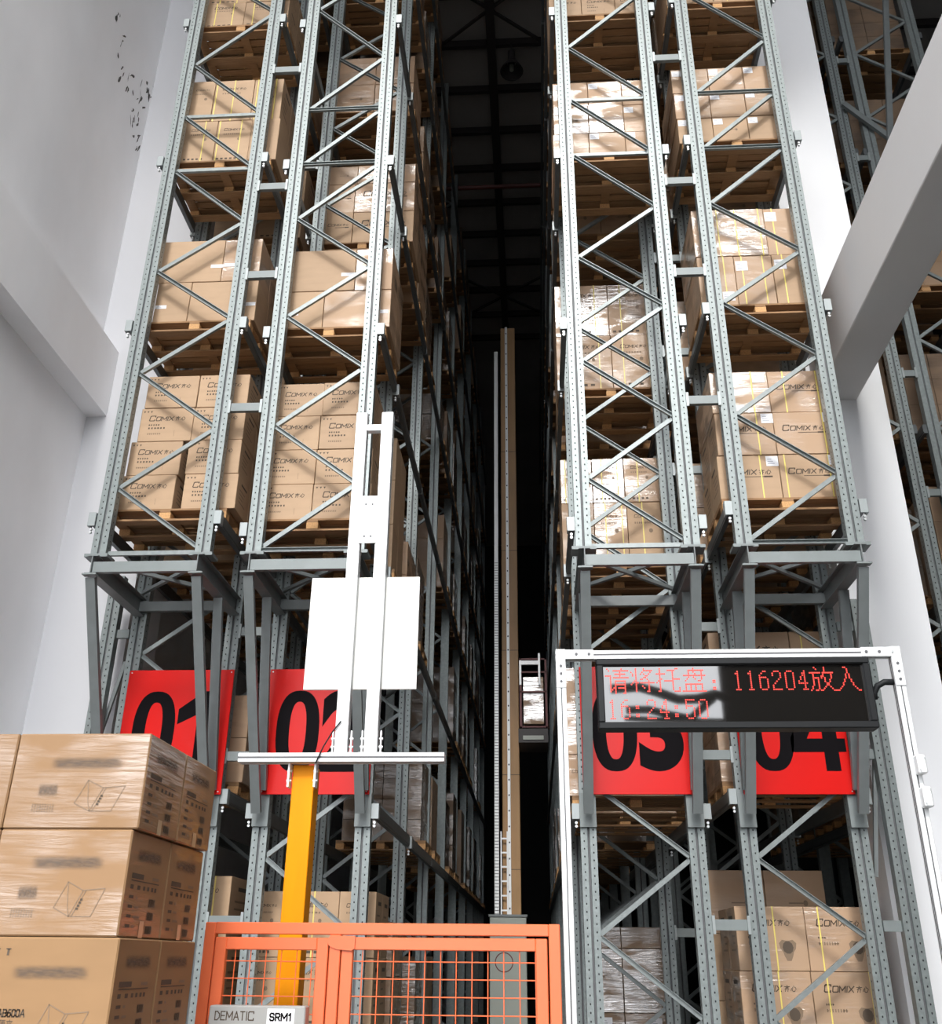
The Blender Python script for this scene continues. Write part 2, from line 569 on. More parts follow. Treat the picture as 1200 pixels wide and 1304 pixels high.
b = MB(); b.tube([(0, 0, .04), (0, 0, .2)], .05, 'grey_box', 10); b.obj('bulb', lamp)

for pts_, r_, wd in (([(1.34, -4.7, 5.84), (1.81, -4.7, 5.87), (2.12, -4.7, 5.78), (2.47, -4.7, 5.65), (2.78, -4.7, 5.66), (3.09, -4.7, 5.74), (3.34, -4.7, 5.63)], 0.085, 'upper'), ([(1.61, -4.7, 5.55), (2.0, -4.7, 5.55), (2.35, -4.7, 5.46), (2.7, -4.7, 5.4), (3.12, -4.7, 5.75)], 0.07, 'middle'), ([(1.6, -4.7, 5.46), (2.35, -4.7, 5.42), (3.31, -4.7, 5.4)], 0.05, 'lower'), ):  # unseen hoses added to show as dark curves in the screen's reflection
    b = MB(); b.tube([(x, y + {'upper': .3, 'middle': .0, 'lower': -.25}[wd], z) for x, y, z in pts_], r_, "plastic_black", 8)
    tag(b.obj('reflection_hose'), f'unseen black hose added to reflect in the LED screen, {wd} of three', 'hose')

# ------------------------------------------------------------------ pallet racks
PX = {1: (-4.575, -3.449), 2: (-2.903, -1.808), 3: (0.552, 1.655), 4: (2.183, 3.298)}
WHERE = {1: 'left wall rack', 2: 'left aisle rack', 3: 'right aisle rack', 4: 'right column rack', 5: 'far right rack', 6: 'outermost far right rack'}
TIER = {-1: 'floor tier', 0: 'sign-level tier', 1: 'first platform tier', 2: 'second platform tier', 3: 'third platform tier', 4: 'fourth platform tier', 5: 'fifth platform tier', 6: 'sixth platform tier'}
ZIN = {-1: 0.16, 0: 3.10, 1: 5.80, 2: 8.32, 3: 10.91, 4: 13.50, 5: 16.1, 6: 18.7}
ZOUT = {-1: 0.16, 0: 3.25, 1: 5.95, 2: 8.47, 3: 11.05, 4: 13.63, 5: 16.23, 6: 18.83}


def tz(r, t):
    return (ZIN if r in (2, 3) else ZOUT)[t]


FY = [9.3, 10.6] + [10.6 + 2.95 * k for k in range(1, 9)]
ORD = ['front', 'second', 'third', 'fourth', 'fifth', 'sixth', 'seventh', 'eighth', 'ninth', 'tenth', 'eleventh', 'twelfth', 'thirteenth', 'fourteenth', 'fifteenth', 'sixteenth', 'last']
TOP = 20.4
PW = 0.0825


def upright_mesh(z0, z1, holes, side=0):
    b = MB()
    P = [(-.082, 0), (-.013, 0), (-.009, .022), (.009, .022), (.013, 0), (.082, 0), (.082, .11), (-.082, .11)]
    kk = len(P)
    v = [(x, y, z) for z in (z0, z1) for x, y in P]
    b.mesh(v, [(i, (i + 1) % kk, kk + (i + 1) % kk, kk + i) for i in range(kk)] + [tuple(range(kk))[::-1], tuple(range(kk, 2 * kk))], 'steel')
    # dark strip inside the groove
    b.box(-.0085, .0085, .0212, .0218, z0, z1, 'alu_dark')
    if holes:
        z = z0 + .10
        i = 0
        while z < z1 - .05:
            for sx in (-1, 1):
                cx = sx * .047
                zz = z + (.0375 if sx > 0 else 0)
                b.poly([(cx + .008 * cos(a), -.0012, zz + .011 * sin(a)) for a in [pi / 6 + 2 * pi * q / 6 for q in range(6)]], 'hole')
            if side:
                x = side * .0832
                b.poly([(x, .055 + side * .008 * cos(a), z + .011 * sin(a)) for a in [pi / 6 + 2 * pi * q / 6 for q in range(6)]], 'hole')
            z += .075
            i += 1
    return b.me('upright')


CH = [(-.024, 0), (.024, 0), (.024, .036), (.019, .036), (.019, .005), (-.019, .005), (-.019, .036), (-.024, .036)]


def brace_part(p0, p1, open_front, parent, deep=False):
    b = MB()
    prof = [(x, y if open_front else -y) for x, y in CH]
    if deep:
        prof = [(-.024, -.018), (.024, -.018), (.024, .018), (-.024, .018)]
    b.bar(p0, p1, prof, 'brace', side=(0, -1, 0))
    return b.obj('brace', parent)


def nodes_front():
    return [5.54, 6.27, 7.01, 7.76, 8.50, 9.23, 9.98, 10.84], [(10.90, 11.78), (11.86, 12.75), (12.80, 13.72), (13.80, 14.6), (14.66, 15.4), (15.4, 16.15)]


def frame(r, fi, x0=None, x1=None, Y=None, label=None, z0=0.0, detail=True, holes=True, top=TOP):
    if x0 is None:
        x0, x1 = PX[r]
        Y = FY[fi]
        label = f'grey upright frame, {ORD[fi]} one of the {WHERE[r]}'
    t = thing('upright_frame', label, 'rack frame', (0, 0, 0), f'upright frames of the {WHERE[r]}')
    fr = fi == 0 and r <= 4
    zb = 5.46 if fr else z0
    side = 1 if r in (1, 2) else -1
    for q, x in enumerate((x0, x1)):
        key = ('u', zb, top, holes, side)
        if key not in _mesh:
            _mesh[key] = upright_mesh(zb, top, holes, side)
        put(_mesh[key], 'upright', t, (x, Y - .055, 0))
        if fr:
            boxm('base_plate', (x - .125, x + .125, Y - .10, Y + .10, 5.425, 5.46), 'channel_grey', t)
    a, c = x0 + PW, x1 - PW
    s1 = r in (1, 3, 5)          # zigzag starts at the far post on these
    yb = Y + .0
    if fr:
        zs, pairs = nodes_front()
        left = not s1
        for i in range(len(zs) - 1):
            xa, xb = (a, c) if left else (c, a)
            za, zc = zs[i] + .015, zs[i + 1] - .015
            rising = (xb > xa)
            brace_part((xa, yb, za), (xb, yb, zc), not rising, t)
            left = not left
        left = s1
        first = True
        # horizontals with single diagonals between them
        for z in (5.50, 10.87, 11.82):
            brace_part((a, yb, z), (c, yb, z), not s1, t)
        for i, (za, zc) in enumerate(pairs):
            if i < 2:
                xa, xb = (c, a) if s1 else (a, c)
            else:
                xa, xb = ((a, c) if s1 else (c, a)) if i % 2 == 0 else ((c, a) if s1 else (a, c))
            brace_part((xa, yb, za), (xb, yb, zc), not (xb > xa), t)
    else:
        z = 0.36
        left = s1
        while z + .735 < top:
            xa, xb = (a, c) if left else (c, a)
            brace_part((xa, yb, z + .015), (xb, yb, z + .72), not (xb > xa), t, deep=not detail)
            z += .735
            left = not left
    return t


_mesh = {}


def simple_frame(r, x0, x1, Y, label, top=TOP):
    """a frame far down the aisle: too small in view for parts"""
    key = ('sf', r % 2, round(x1 - x0, 3), top)
    if key not in _mesh:
        b = MB()
        for x in (0, x1 - x0):
            b.box(x - .082, x + .082, -.055, .055, 0, top, 'steel')
        z, left = .36, r % 2
        while z + .735 < top:
            xa, xb = (PW, x1 - x0 - PW) if left else (x1 - x0 - PW, PW)
            b.bar((xa, 0, z), (xb, 0, z + .735), [(-.024, -.018), (.024, -.018), (.024, .018), (-.024, .018)], 'brace')
            z += .735
            left = not left
        _mesh[key] = b.me('upright_frame')
    o = put(_mesh[key], 'upright_frame', None, (x0, Y, 0))
    tag(o, label, 'rack frame', f'upright frames of the {WHERE[r]}')


for r in (1, 2, 3, 4):
    for fi in range(10 if r in (2, 3) else 5):
        if fi < 4:
            frame(r, fi, holes=fi < 3, detail=fi < 3)
        else:
            simple_frame(r, *PX[r], FY[fi], f'grey upright frame, {ORD[fi]} one of the {WHERE[r]}')


# load-carrying rails along the depth of the racks
RAILP = [(-.025, -.07), (.025, -.07), (.025, -.055), (.032, -.045), (.032, .045), (.025, .055), (.025, .07), (-.025, .07)]


def rail(r, t, x, sgn, ya, yb, bay, near, z=None):
    z = tz(r, t) if z is None else z
    sd = 'wall-side' if (sgn < 0) == (r in (1, 2)) else 'aisle-side'
    if r in (3, 4):
        sd = 'aisle-side' if sgn < 0 else 'wall-side'
    key = ('rail', round(yb - ya, 3), sgn)
    if key not in _mesh:
        b = MB()
        b.bar((0, 0, 0), (0, yb - ya, 0), [(-p * sgn, q) for p, q in RAILP], 'rail_grey', side=(0, 0, 1))
        _mesh[key] = b.me('support_rail')
    o = put(_mesh[key], 'support_rail', None, (x, ya, z - .07))
    tag(o, f'dark grey {sd} pallet rail, {ORD[bay]} bay, {TIER[t]}, {WHERE[r]}', 'rail', f'pallet rails of the {WHERE[r]}')
    if near:
        key = ('conn', sgn)
        if key not in _mesh:
            b = MB()
            xa, xb = sorted((-.026 * sgn, .055 * sgn))
            b.box(xa, xb, -.012, -.001, -.09, .068, 'connector', .003)
            xa, xb = sorted((.034 * sgn, .055 * sgn))
            b.box(xa, xb, -.001, .07, -.09, .068, 'connector')
            for zz in (-.125, -.16):
                b.tube([(sgn * .012, -.004, zz), (sgn * .012, .02, zz)], .014, 'bolt', 8)
            _mesh[key] = b.me('connector')
        put(_mesh[key], 'connector', o, (0, -.012, 0))


for r in (1, 2, 3, 4):
    x0, x1 = PX[r]
    xc = (x0 + x1) / 2
    nb = 9 if r in (2, 3) else 4
    for t in range(0, 7):
        for bay in range(nb):
            if t == 0 and bay == 0:
                continue
            if t > 4 and bay == 0:
                continue
            for sgn in (-1, 1):
                if bay > 3 and (sgn > 0) == (r == 3):
                    continue
                ya = FY[bay] + (-.03 if bay == 0 or (bay == 1 and t == 0) else .0) - .03
                yb = FY[bay + 1] - .085
                rail(r, t, (x1 if sgn > 0 else x0) + sgn * .111, sgn, ya, yb, bay, bay < 2 if t else bay < 3)


# spacers between back-to-back racks
def spacer(xa, xb, Y, z, label, grp):
    b = MB()
    b.bar((xa, Y - .03, z), (xb, Y - .03, z), [(-.05, 0), (.05, 0), (.05, .05), (.04, .05), (.04, .01), (-.04, .01), (-.04, .05), (-.05, .05)], 'channel_grey', side=(0, 1, 0))
    for x in (xa + .01, xb - .01):
        b.box(x - .014, x + .014, Y - .05, Y - .03, z - .085, z + .085, 'connector')
    tag(b.obj('row_spacer'), label, 'spacer', grp)


HW = ['lowest', 'second lowest', 'third lowest', 'fourth lowest', 'fifth lowest', 'sixth lowest', 'seventh lowest', 'highest']
for (ra, rb, fz, sname) in ((1, 2, [7.24, 9.10, 10.49, 12.56, 14.6], 'two left racks'), (3, 4, [7.19, 8.94, 10.33, 12.46, 14.5], 'two right racks')):
    xa, xb = PX[ra][1] + PW, PX[rb][0] - PW
    for i, z in enumerate(fz):
        spacer(xa, xb, 9.27, z, f'short grey spacer joining the front frames of the {sname}, {HW[i]}', f'spacers between the {sname}')
    for i, z in enumerate([1.94, 3.60, 5.02, 7.0, 8.7, 10.2, 12.1]):
        spacer(xa, xb, 10.57, z, f'short grey spacer joining the second frames of the {sname}, {HW[i]}', f'spacers between the {sname}')
    for i, z in enumerate([1.94, 3.60, 8.7, 12.1]):
        spacer(xa, xb, 13.5, z, f'short grey spacer joining the third frames of the {sname}, {HW[i]}', f'spacers between the {sname}')

# outrigger posts beside the lower racks
for (x, xp, sname, sg) in ((-4.885, -4.575, 'left wall rack', 1), (3.64, 3.298, 'right column rack', -1)):
    t = thing('outrigger_post', f'perforated grey post standing alone beside the {sname}, tied to it by spacers', 'post')
    put(upright_mesh(0, 5.7 if sg > 0 else 5.3, True, 0), 'upright', t, (x, 10.47, 0))
    for z in (1.94, 3.60, 5.0):
        b = MB()
        xa, xb = sorted((x + sg * (PW + .001), xp - sg * (PW + .004)))
        b.bar((xa, 10.52, z), (xb, 10.52, z), [(-.05, 0), (.05, 0), (.05, .05), (-.05, .05)], 'channel_grey', side=(0, 1, 0))
        b.obj('spacer', t)
    b = MB()
    if sg > 0:
        b.bar((x + .02, 10.62, 3.75), (xp - .13, 10.66, 4.7), [(-.02, -.02), (.02, -.02), (.02, .02), (-.02, .02)], 'paint_grey')
    else:
        b.bar((x - .02, 10.62, 3.75), (xp + .13, 10.66, 2.4), [(-.02, -.02), (.02, -.02), (.02, .02), (-.02, .02)], 'paint_grey')
    b.obj('brace', t)

# platform that carries the front frames
PN = {1: ('outer', 'inner'), 2: ('inner', 'outer')}
for r in (1, 2, 3, 4):
    for q, x in enumerate(PX[r]):
        nm = ('wall-side' if (q == 0) == (r in (1, 2)) else 'aisle-side') if r in (1, 2) else ('aisle-side' if q == 0 else 'wall-side')
        t = thing('platform_girder', f'grey girder cantilevered under the {nm} front post of the {WHERE[r]}', 'girder', (x, 0, 0))
        b = MB()
        I = [(-.06, -.105), (.06, -.105), (.06, -.093), (.005, -.093), (.005, .093), (.06, .093), (.06, .105), (-.06, .105), (-.06, .093), (-.005, .093), (-.005, -.093), (-.06, -.093)]
        b.bar((0, 9.14, 5.315), (0, 10.53, 5.315), I, 'paint_grey', side=(0, 0, 1))
        b.obj('flanged_bar', t)
        boxm('end_plate', (-.075, .075, 9.12, 9.20, 5.195, 5.21), 'channel_grey', t)
        A = [(-.05, .03), (-.05, -.03), (-.042, -.03), (-.042, .022), (.042, .022), (.042, -.03), (.05, -.03), (.05, .03)]
        for nn, (ya, yb, zb) in enumerate(((9.19, 10.34, 2.98), (9.90, 10.42, 3.22))):
            if nn and r == 1 and q == 0:
                continue
            s_ = thing('prop_strut', f'slanted grey strut, {("front", "rear")[nn]} of the pair under the {nm} girder of the {WHERE[r]}', 'strut')
            b = MB()
            b.bar((x + (.012 if nn else 0), ya, 5.2 if nn else 5.185), (x + (.012 if nn else 0), yb, zb), A, 'paint_grey', side=(0, -1, 0))
            b.obj('angle_bar', s_)
            if nn == 0:
                boxm('foot_plate', (x - .085, x + .085, 10.50, 10.535, 2.86, 3.2), 'channel_grey', s_)
    x0, x1 = PX[r]
    for k_, (xa, xb) in enumerate(((x0 + .02, x1 - .02), (x1 - .02, x0 + .02))):
        b = MB()
        b.bar((xa, 9.46, 5.441 + .041 * k_), (xb, 10.48, 5.441 + .041 * k_), [(-.02, -.02), (.02, -.02), (.02, .02), (-.02, .02)], 'paint_grey')
        tag(b.obj('plan_brace'), f'flat grey brace under the first pallet level of the {WHERE[r]}, {("lower", "upper")[k_]} of two', 'brace')
    for nm, Y, z in (('front', 9.17, 5.295), ('rear', 10.47, 5.315)):
        b = MB()
        b.bar((x0 + .008, Y, z), (x1 - .008, Y, z), [(-.058, 0), (.058, 0), (.058, .06), (.048, .06), (.048, .008), (-.048, .008), (-.048, .06), (-.058, .06)], 'channel_grey' if nm == 'front' else 'paint_grey', side=(0, 1, 0))
        tag(b.obj('edge_channel'), f'grey cross channel at the {nm} of the platform of the {WHERE[r]}', 'channel')

# ------------------------------------------------------------------ red number signs
for r, txt, xs in ((1, '01', (-4.55, -3.345)), (2, '02', (-2.93, -1.745)), (3, '03', (.512, 1.68)), (4, '04', (2.16, 3.29))):
    t = thing('number_sign', f'red sign with the black digits {("zero one", "zero two", "zero three", "zero four")[r - 1]} on the {WHERE[r]}', 'sign', (xs[0], 10.46, 3.18))
    W_ = xs[1] - xs[0]
    b = MB()
    b.box(0, W_, 0, .016, 0, 1.365, 'red', .003)
    b.obj('panel', t)
    for i, ch in enumerate(txt):
        dw = {'0': .475, '1': .33, '2': .47, '3': .47, '4': .52}[ch]
        cx = W_ * (.305 if i == 0 else .72)
        b = MB()
        z0, z1 = .235, 1.12
        if ch == '0':
            n_ = 40
            for j in range(n_):
                def pt(q, f):
                    a = 2 * pi * q / n_
                    ax, az = (dw / 2, .4425) if f else (dw / 2 - .145, .4425 - .125)
                    ca, sa = cos(a), sin(a)
                    return (cx + math.copysign(abs(ca) ** .8, ca) * ax, -.002, (z0 + z1) / 2 + math.copysign(abs(sa) ** .8, sa) * az)
                b.poly([pt(j, 0), pt(j, 1), pt(j + 1, 1), pt(j + 1, 0)], 'black')
        elif ch == '1':
            P = [(-.02, z0), (.14, z0), (.14, z1), (.03, z1), (-.24, .92), (-.24, .75), (-.02, .86)]
            b.poly([(cx + x, -.002, z) for x, z in P], 'black')
        elif ch == '4':
            P = [(.06, z0), (.21, z0), (.21, .43), (.29, .43), (.29, .57), (.21, .57), (.21, z1), (.06, z1), (-.27, .58), (-.27, .43), (.06, .43)]
            b.poly([(cx + P[i_][0], -.002, P[i_][1]) for i_ in (0, 1, 2, 10)], 'black')
            b.poly([(cx + P[i_][0], -.002, P[i_][1]) for i_ in (9, 10, 2, 3, 4, 5)] + [(cx - .10, -.002, .57), (cx - .27, -.002, .58)], 'black')
            b.poly([(cx + .06, -.002, .57), (cx + .21, -.002, .57), (cx + .21, -.002, z1), (cx + .06, -.002, z1), (cx + .06, -.002, .88)], 'black')
            b.poly([(cx - .27, -.002, .58), (cx - .10, -.002, .57), (cx + .06, -.002, .88), (cx + .06, -.002, z1)], 'black')
        else:
            put_text(b, ch, cx - dw / 2, -.002, z0, dw, z1 - z0, 'black', .045, res=8)
        b.obj('digit', t)
    b = MB()
    for px_ in (.03, W_ - .03):
        for pz in (.03, 1.335):
            b.tube([(px_, -.004, pz), (px_, .0, pz)], .008, 'bolt', 8)
    b.obj('screw', t)

# ------------------------------------------------------------------ pallets
PHW, PD = .69, 1.0


def pallet_parts():
    out = []
    b = MB()
    n_ = 8
    pitch = PD / n_
    for i in range(n_):
        y0 = i * pitch + .004
        b.box(-PHW, PHW, y0, y0 + pitch * (.93 if i in (0, n_ - 1) else .78), .122, .145, 'wood')
    out.append(('top_deck', b.me('top_deck')))
    for i in (-1, 0, 1):
        b = MB(); xc = i * (PHW - .06); b.box(xc - .06, xc + .06, 0, PD, .100, .122, 'wood'); out.append(('stringer', b.me('stringer')))
    for i in (-1, 0, 1):
        for j in range(3):
            xc, yc = i * (PHW - .065), (.06, PD / 2, PD - .06)[j]
            b = MB(); b.box(xc - .065, xc + .065, yc - .06, yc + .06, .022, .100, 'block', .004); out.append(('block', b.me('block')))
    for j in range(3):
        yc = (.06, PD / 2, PD - .06)[j]
        b = MB(); b.box(-PHW, PHW, yc - .06, yc + .06, 0, .022, 'wood'); out.append(('bottom_board', b.me('bottom_board')))
    return out


PP = pallet_parts()
_b = MB()
for nm, me in PP:
    nmats = [m_.name for m_ in me.materials]
    for p in me.polygons:
        _b.poly([me.vertices[i].co for i in p.vertices], nmats[p.material_index])
PALLET_ONE = _b.me('wooden_pallet')


def pallet(r, t, xc, y, z, label, near):
    g = f'wooden pallets in the {WHERE[r]}' if r in WHERE else None
    if near:
        o = thing('wooden_pallet', label, 'pallet', (xc, y, z), g)
        for nm, me in PP:
            put(me, nm, o)
    else:
        o = tag(put(PALLET_ONE, 'wooden_pallet', None, (xc, y, z)), label, 'pallet', g)
    return o


# ------------------------------------------------------------------ cartons
def dashes(b, x, z, w_, h_, y, n_, seed, material='ink'):
    rr = random.Random(seed)
    c = x
    for i in range(n_):
        d = w_ / n_
        b.poly([(c + d * .06, y, z), (c + d * .55, y, z), (c + d * .55, y, z + h_), (c + d * .06, y, z + h_)], material)
        if rr.random() < .7:
            b.poly([(c + d * .06, y, z + h_ * .4), (c + d * .85, y, z + h_ * .4), (c + d * .85, y, z + h_ * .65), (c + d * .06, y, z + h_ * .65)], material)
        c += d


def logo(b, x, z, w_, y, material='ink'):
    """the carton maker's wordmark: wide slanted capitals followed by two characters"""
    h_ = w_ * .12
    t_ = h_ * .20
    stroke_text(b, 'C', x, y, z, w_ * .135, h_ * 1.25, t_ * 1.1, material, .2)
    stroke_text(b, 'OMIX', x + w_ * .185, y, z, w_ * .47, h_, t_, material, .2)
    stroke_text(b, '\u9f50\u5fc3', x + w_ * .72, y, z, w_ * .27, h_ * 1.05, t_ * .7, material, .15)


_cart = {}


def carton_mesh(w_, d_, h_, kind, mt, seed=0):
    key = (round(w_, 2), round(d_, 2), round(h_, 2), kind, mt, seed)
    if key in _cart:
        return _cart[key]
    b = MB()
    b.box(-w_ / 2, w_ / 2, 0, d_, 0, h_, mt, .005)
    y = -.0012
    if kind == 'logo':
        logo(b, -w_ * .33, h_ * .62, w_ * .68, y)
        dashes(b, -w_ * .33, h_ * .47, w_ * .22, h_ * .045, y, 5, 1)
        dashes(b, -w_ * .33, h_ * .37, w_ * .34, h_ * .05, y, 6, 2)
        dashes(b, -w_ * .33, h_ * .20, w_ * .26, h_ * .045, y, 7, 3, 'ink_light')
        for i in range(3):
            xx = -w_ * .46 + i * w_ * .065
            b.poly([(xx, y, h_ * .92), (xx + w_ * .02, y, h_ * .86), (xx + w_ * .04, y, h_ * .92)], 'ink')
        rect(b, w_ * .17, w_ * .176, h_ * .14, h_ * .32, y, 'ink_light')
    elif kind == 'logo2':
        logo(b, -w_ * .36, h_ * .56, w_ * .72, y)
        rect(b, -w_ * .1, w_ * .36, h_ * .50, h_ * .515, y, 'ink')
        rect(b, w_ * .24, w_ * .38, h_ * .49, h_ * .525, y, 'ink')
    elif kind == 'logo3':      # wordmark above a dark drawing of the contents
        logo(b, -w_ * .34, h_ * .70, w_ * .62, y)
        dashes(b, -w_ * .34, h_ * .50, w_ * .12, h_ * .03, y, 4, 4)
        dashes(b, -w_ * .34, h_ * .40, w_ * .3, h_ * .05, y, 8, 5, 'ink_light')
        pts = []
        for k_ in range(14):
            a = 2 * pi * k_ / 14
            rr = (.16 + .04 * sin(3 * a)) * h_
            pts.append((w_ * .22 + rr * .8 * cos(a), y, h_ * .34 + rr * sin(a)))
        b.poly(pts, 'ink_light')
        b.poly([(w_ * .22 + .09 * h_ * cos(a), y - .0004, h_ * .36 + .1 * h_ * sin(a)) for a in [2 * pi * q / 10 for q in range(10)]], 'ink')
    elif kind == 'small':      # small print, row of dark marks at the bottom
        logo(b, -w_ * .3, h_ * .76, w_ * .6, y)
        dashes(b, -w_ * .3, h_ * .66, w_ * .5, h_ * .03, y, 8, 6, 'ink_light')
        b.poly([(w_ * .17 + .03 * h_ * cos(a), y, h_ * .55 + .035 * h_ * sin(a)) for a in [2 * pi * q / 9 for q in range(9)]], 'ink_light')
        for i in range(5):
            xx = -w_ * .42 + i * w_ * .13
            rect(b, xx, xx + w_ * .075, h_ * .06, h_ * .10, y, 'ink')
    elif kind == 'mark':
        rect(b, -w_ * .12, w_ * .12, h_ * .47, h_ * .49, y, 'ink_light')
        b.poly([(w_ * .16 + .04 * h_ * cos(a), y, h_ * .48 + .05 * h_ * sin(a)) for a in [2 * pi * q / 8 for q in range(8)]], 'ink_light')
    elif kind == 'seam':
        rect(b, -.003, .003, 0.01, h_ - .01, y, 'ink_light')
    if kind in ('logo', 'logo2', 'small', 'logo3'):   # printing on the flanks
        for s_ in (-1, 1):
            x = s_ * (w_ / 2 + .0012)
            for i in range(4):
                z0 = h_ * (.30 + .11 * i)
                L = d_ * (.5 - .07 * ((i * 3) % 4))
                q = [(x, d_ * .2, z0), (x, d_ * .2 + L, z0), (x, d_ * .2 + L, z0 + h_ * .03), (x, d_ * .2, z0 + h_ * .03)]
                b.poly(q if s_ > 0 else q[::-1], 'ink_light')
            q = [(x, d_ * .3, h_ * .80), (x, d_ * .75, h_ * .80), (x, d_ * .75, h_ * .86), (x, d_ * .3, h_ * .86)]
            b.poly(q if s_ > 0 else q[::-1], 'ink')
    _cart[key] = b.me('cardboard_carton')
    return _cart[key]


def strap_mesh(x, w_, d_, h_):
    key = ('strap', round(x, 2), round(d_, 2), round(h_, 2))
    if key not in _cart:
        b = MB()
        g, s_ = .0022, .0065
        b.box(x - s_, x + s_, -g, d_ + g, h_, h_ + g, 'strap')
        b.box(x - s_, x + s_, -g, d_ + g, -g * .5, 0, 'strap')
        b.box(x - s_, x + s_, -g, 0, 0, h_, 'strap')
        b.box(x - s_, x + s_, d_, d_ + g, 0, h_, 'strap')
        _cart[key] = b.me('strap')
    return _cart[key]


def label_mesh(lw, lh):
    key = ('label', lw, lh)
    if key not in _cart:
        b = MB()
        b.box(0, lw, -.0016, 0, 0, lh, 'label')
        for i in range(3):
            rect(b, lw * .12, lw * (.7 - .12 * i), lh * (.22 + .22 * i), lh * (.28 + .22 * i), -.002, 'label_ink')
        _cart[key] = b.me('shipping_label')
    return _cart[key]


N_CARTON = [0]


def carton(x0, x1, y, d_, z, h_, spec, label, group, jitter=True):
    kind = spec.get('k', 'plain')
    mt = spec.get('m', 'card')
    w_ = x1 - x0 - .006
    o = put(carton_mesh(w_, d_ - .006, h_ - .005, kind, mt), 'cardboard_carton', None, ((x0 + x1) / 2, y, z))
    tag(o, label, 'carton', group)
    N_CARTON[0] += 1
    for s_ in spec.get('s', ()):
        put(strap_mesh(s_ * w_ - w_ / 2, w_, d_ - .006, h_ - .005), 'strap', o)
    for (lx, lz, lw, lh) in spec.get('l', ()):
        put(label_mesh(lw, lh), 'shipping_label', o, (lx * w_ - w_ / 2, -.0012, lz * h_))
    return o


LOOK = {'logo': 'printed', 'logo2': 'printed', 'logo3': 'printed', 'small': 'finely printed', 'mark': 'lightly printed', 'plain': 'plain', 'seam': 'plain'}
ROWS = {1: ['only'], 2: ['top', 'bottom'], 3: ['top', 'middle', 'bottom'], 4: ['top', 'second', 'third', 'bottom'], 5: ['top', 'second', 'third', 'fourth', 'bottom']}
COLS = {1: ['full-width'], 2: ['left', 'right'], 3: ['left', 'middle', 'right']}
SLOTY = [9.47, 11.0, 12.45, 13.95, 15.40, 16.90, 18.35, 19.85, 21.3, 22.8, 24.25, 25.75, 27.2, 28.7, 30.15, 31.65, 33.1]


def load(r, t, slot, rows, nd=2, y=None, film=False, depth=1.0, zb=None):
    """rows from the top: (height, [x edges], [spec per carton])"""
    x0, x1 = PX[r] if r in PX else RX[r]
    xc = (x0 + x1) / 2
    y = SLOTY[slot] if y is None else y
    z = tz(r, t) + .0015
    pallet(r, t, xc, y, z, f'brown wooden pallet, {ORD[slot]} in depth, {TIER[t]}, {WHERE[r]}', slot <= 2)
    z += .1485
    n_ = len(rows)
    for i in range(n_ - 1, -1, -1):
        h_, xs, specs = rows[i]
        if isinstance(xs[0], tuple):
            cols = xs
        else:
            cols = list(zip(xs, xs[1:]))
        for c in range(len(cols)):
            jit = random.uniform(-.006, .010)
            for dd in range(nd):
                sp_ = dict(specs[c % len(specs)])
                if dd:
                    sp_.pop('l', None)
                look = LOOK[sp_.get('k', 'plain')]
                if sp_.get('m', 'card') != 'card':
                    look = 'film-wrapped ' + look
                if sp_.get('s'):
                    look += ' strapped'
                lab = f'{look} carton, {ROWS[n_][i]} row {COLS[len(cols)][c]}{" rear" if dd else ""}, {ORD[slot]} pallet, {TIER[t].replace(" platform", "")}, {WHERE[r]}'
                carton(cols[c][0], cols[c][1], y + .03 + jit + dd * depth / nd * .97, depth / nd * .965, z, h_, sp_, lab, f'cartons in the {WHERE[r]}')
        z += h_


LG, L2, L3, SM, PL, MK = ({'k': k_} for k_ in ('logo', 'logo2', 'logo3', 'small', 'plain', 'mark'))


def sp_(base, **kw):
    d = dict(base)
    d.update(kw)
    return d


lab_tl = [(.03, .68, .09, .075)]
# --- left wall rack (above sign 01)
load(1, 1, 0, [(.44, [-4.47, -3.85, -3.25], [LG]), (.44, [-4.49, -3.86, -3.25], [LG]), (.435, [(-4.55, -3.94), (-3.87, -3.25)], [LG]), (.435, [(-4.57, -3.955), (-3.86, -3.24)], [LG])])
load(1, 2, 0, [(.65, [-4.58, -3.78, -3.30], [sp_(PL, l=[(.82, .32, .16, .05)]), sp_(PL, m='card_film', l=[(.04, .34, .16, .05)])]),
               (.60, [-4.56, -4.13, -3.29], [sp_(PL, l=[(.02, .34, .14, .05)]), sp_(PL, l=[(.80, .36, .16, .05)])])])
load(1, 3, 0, [(.76, [-4.58, -4.25, -3.70, -3.29], [sp_(SM), sp_(SM, s=(.05, .5)), sp_(SM, s=(.12, .75))]),
               (.74, [-4.57, -4.13, -3.66, -3.27], [sp_(SM, s=(.62,)), sp_(SM, s=(.06, .70)), sp_(PL)])])
load(1, 4, 0, [(.5, [-4.57, -4.0, -3.35], [sp_(SM, s=(.3, .75))]), (.5, [-4.57, -4.0, -3.35], [sp_(SM, s=(.25, .7)), sp_(SM, s=(.2, .75))])])
load(1, 0, 1, [(.5, [-4.6, -3.94, -3.29], [sp_(MK, m='card_film')]), (.5, [-4.6, -3.94, -3.29], [sp_(MK, m='card_film_soft')])])
load(1, -1, 1, [(.70, [-4.6, -3.94, -3.29], [sp_(SM, s=(.3, .72))]), (.70, [-4.6, -3.94, -3.29], [SM]), (.70, [-4.6, -3.94, -3.29], [SM])], nd=1)
load(1, 1, 1, [(.5, [-4.6, -3.94, -3.29], [MK]), (.5, [-4.6, -3.94, -3.29], [MK])], nd=1)
load(1, 2, 1, [(.6, [-4.6, -3.94, -3.29], [PL]), (.6, [-4.6, -3.94, -3.29], [PL])], nd=1)
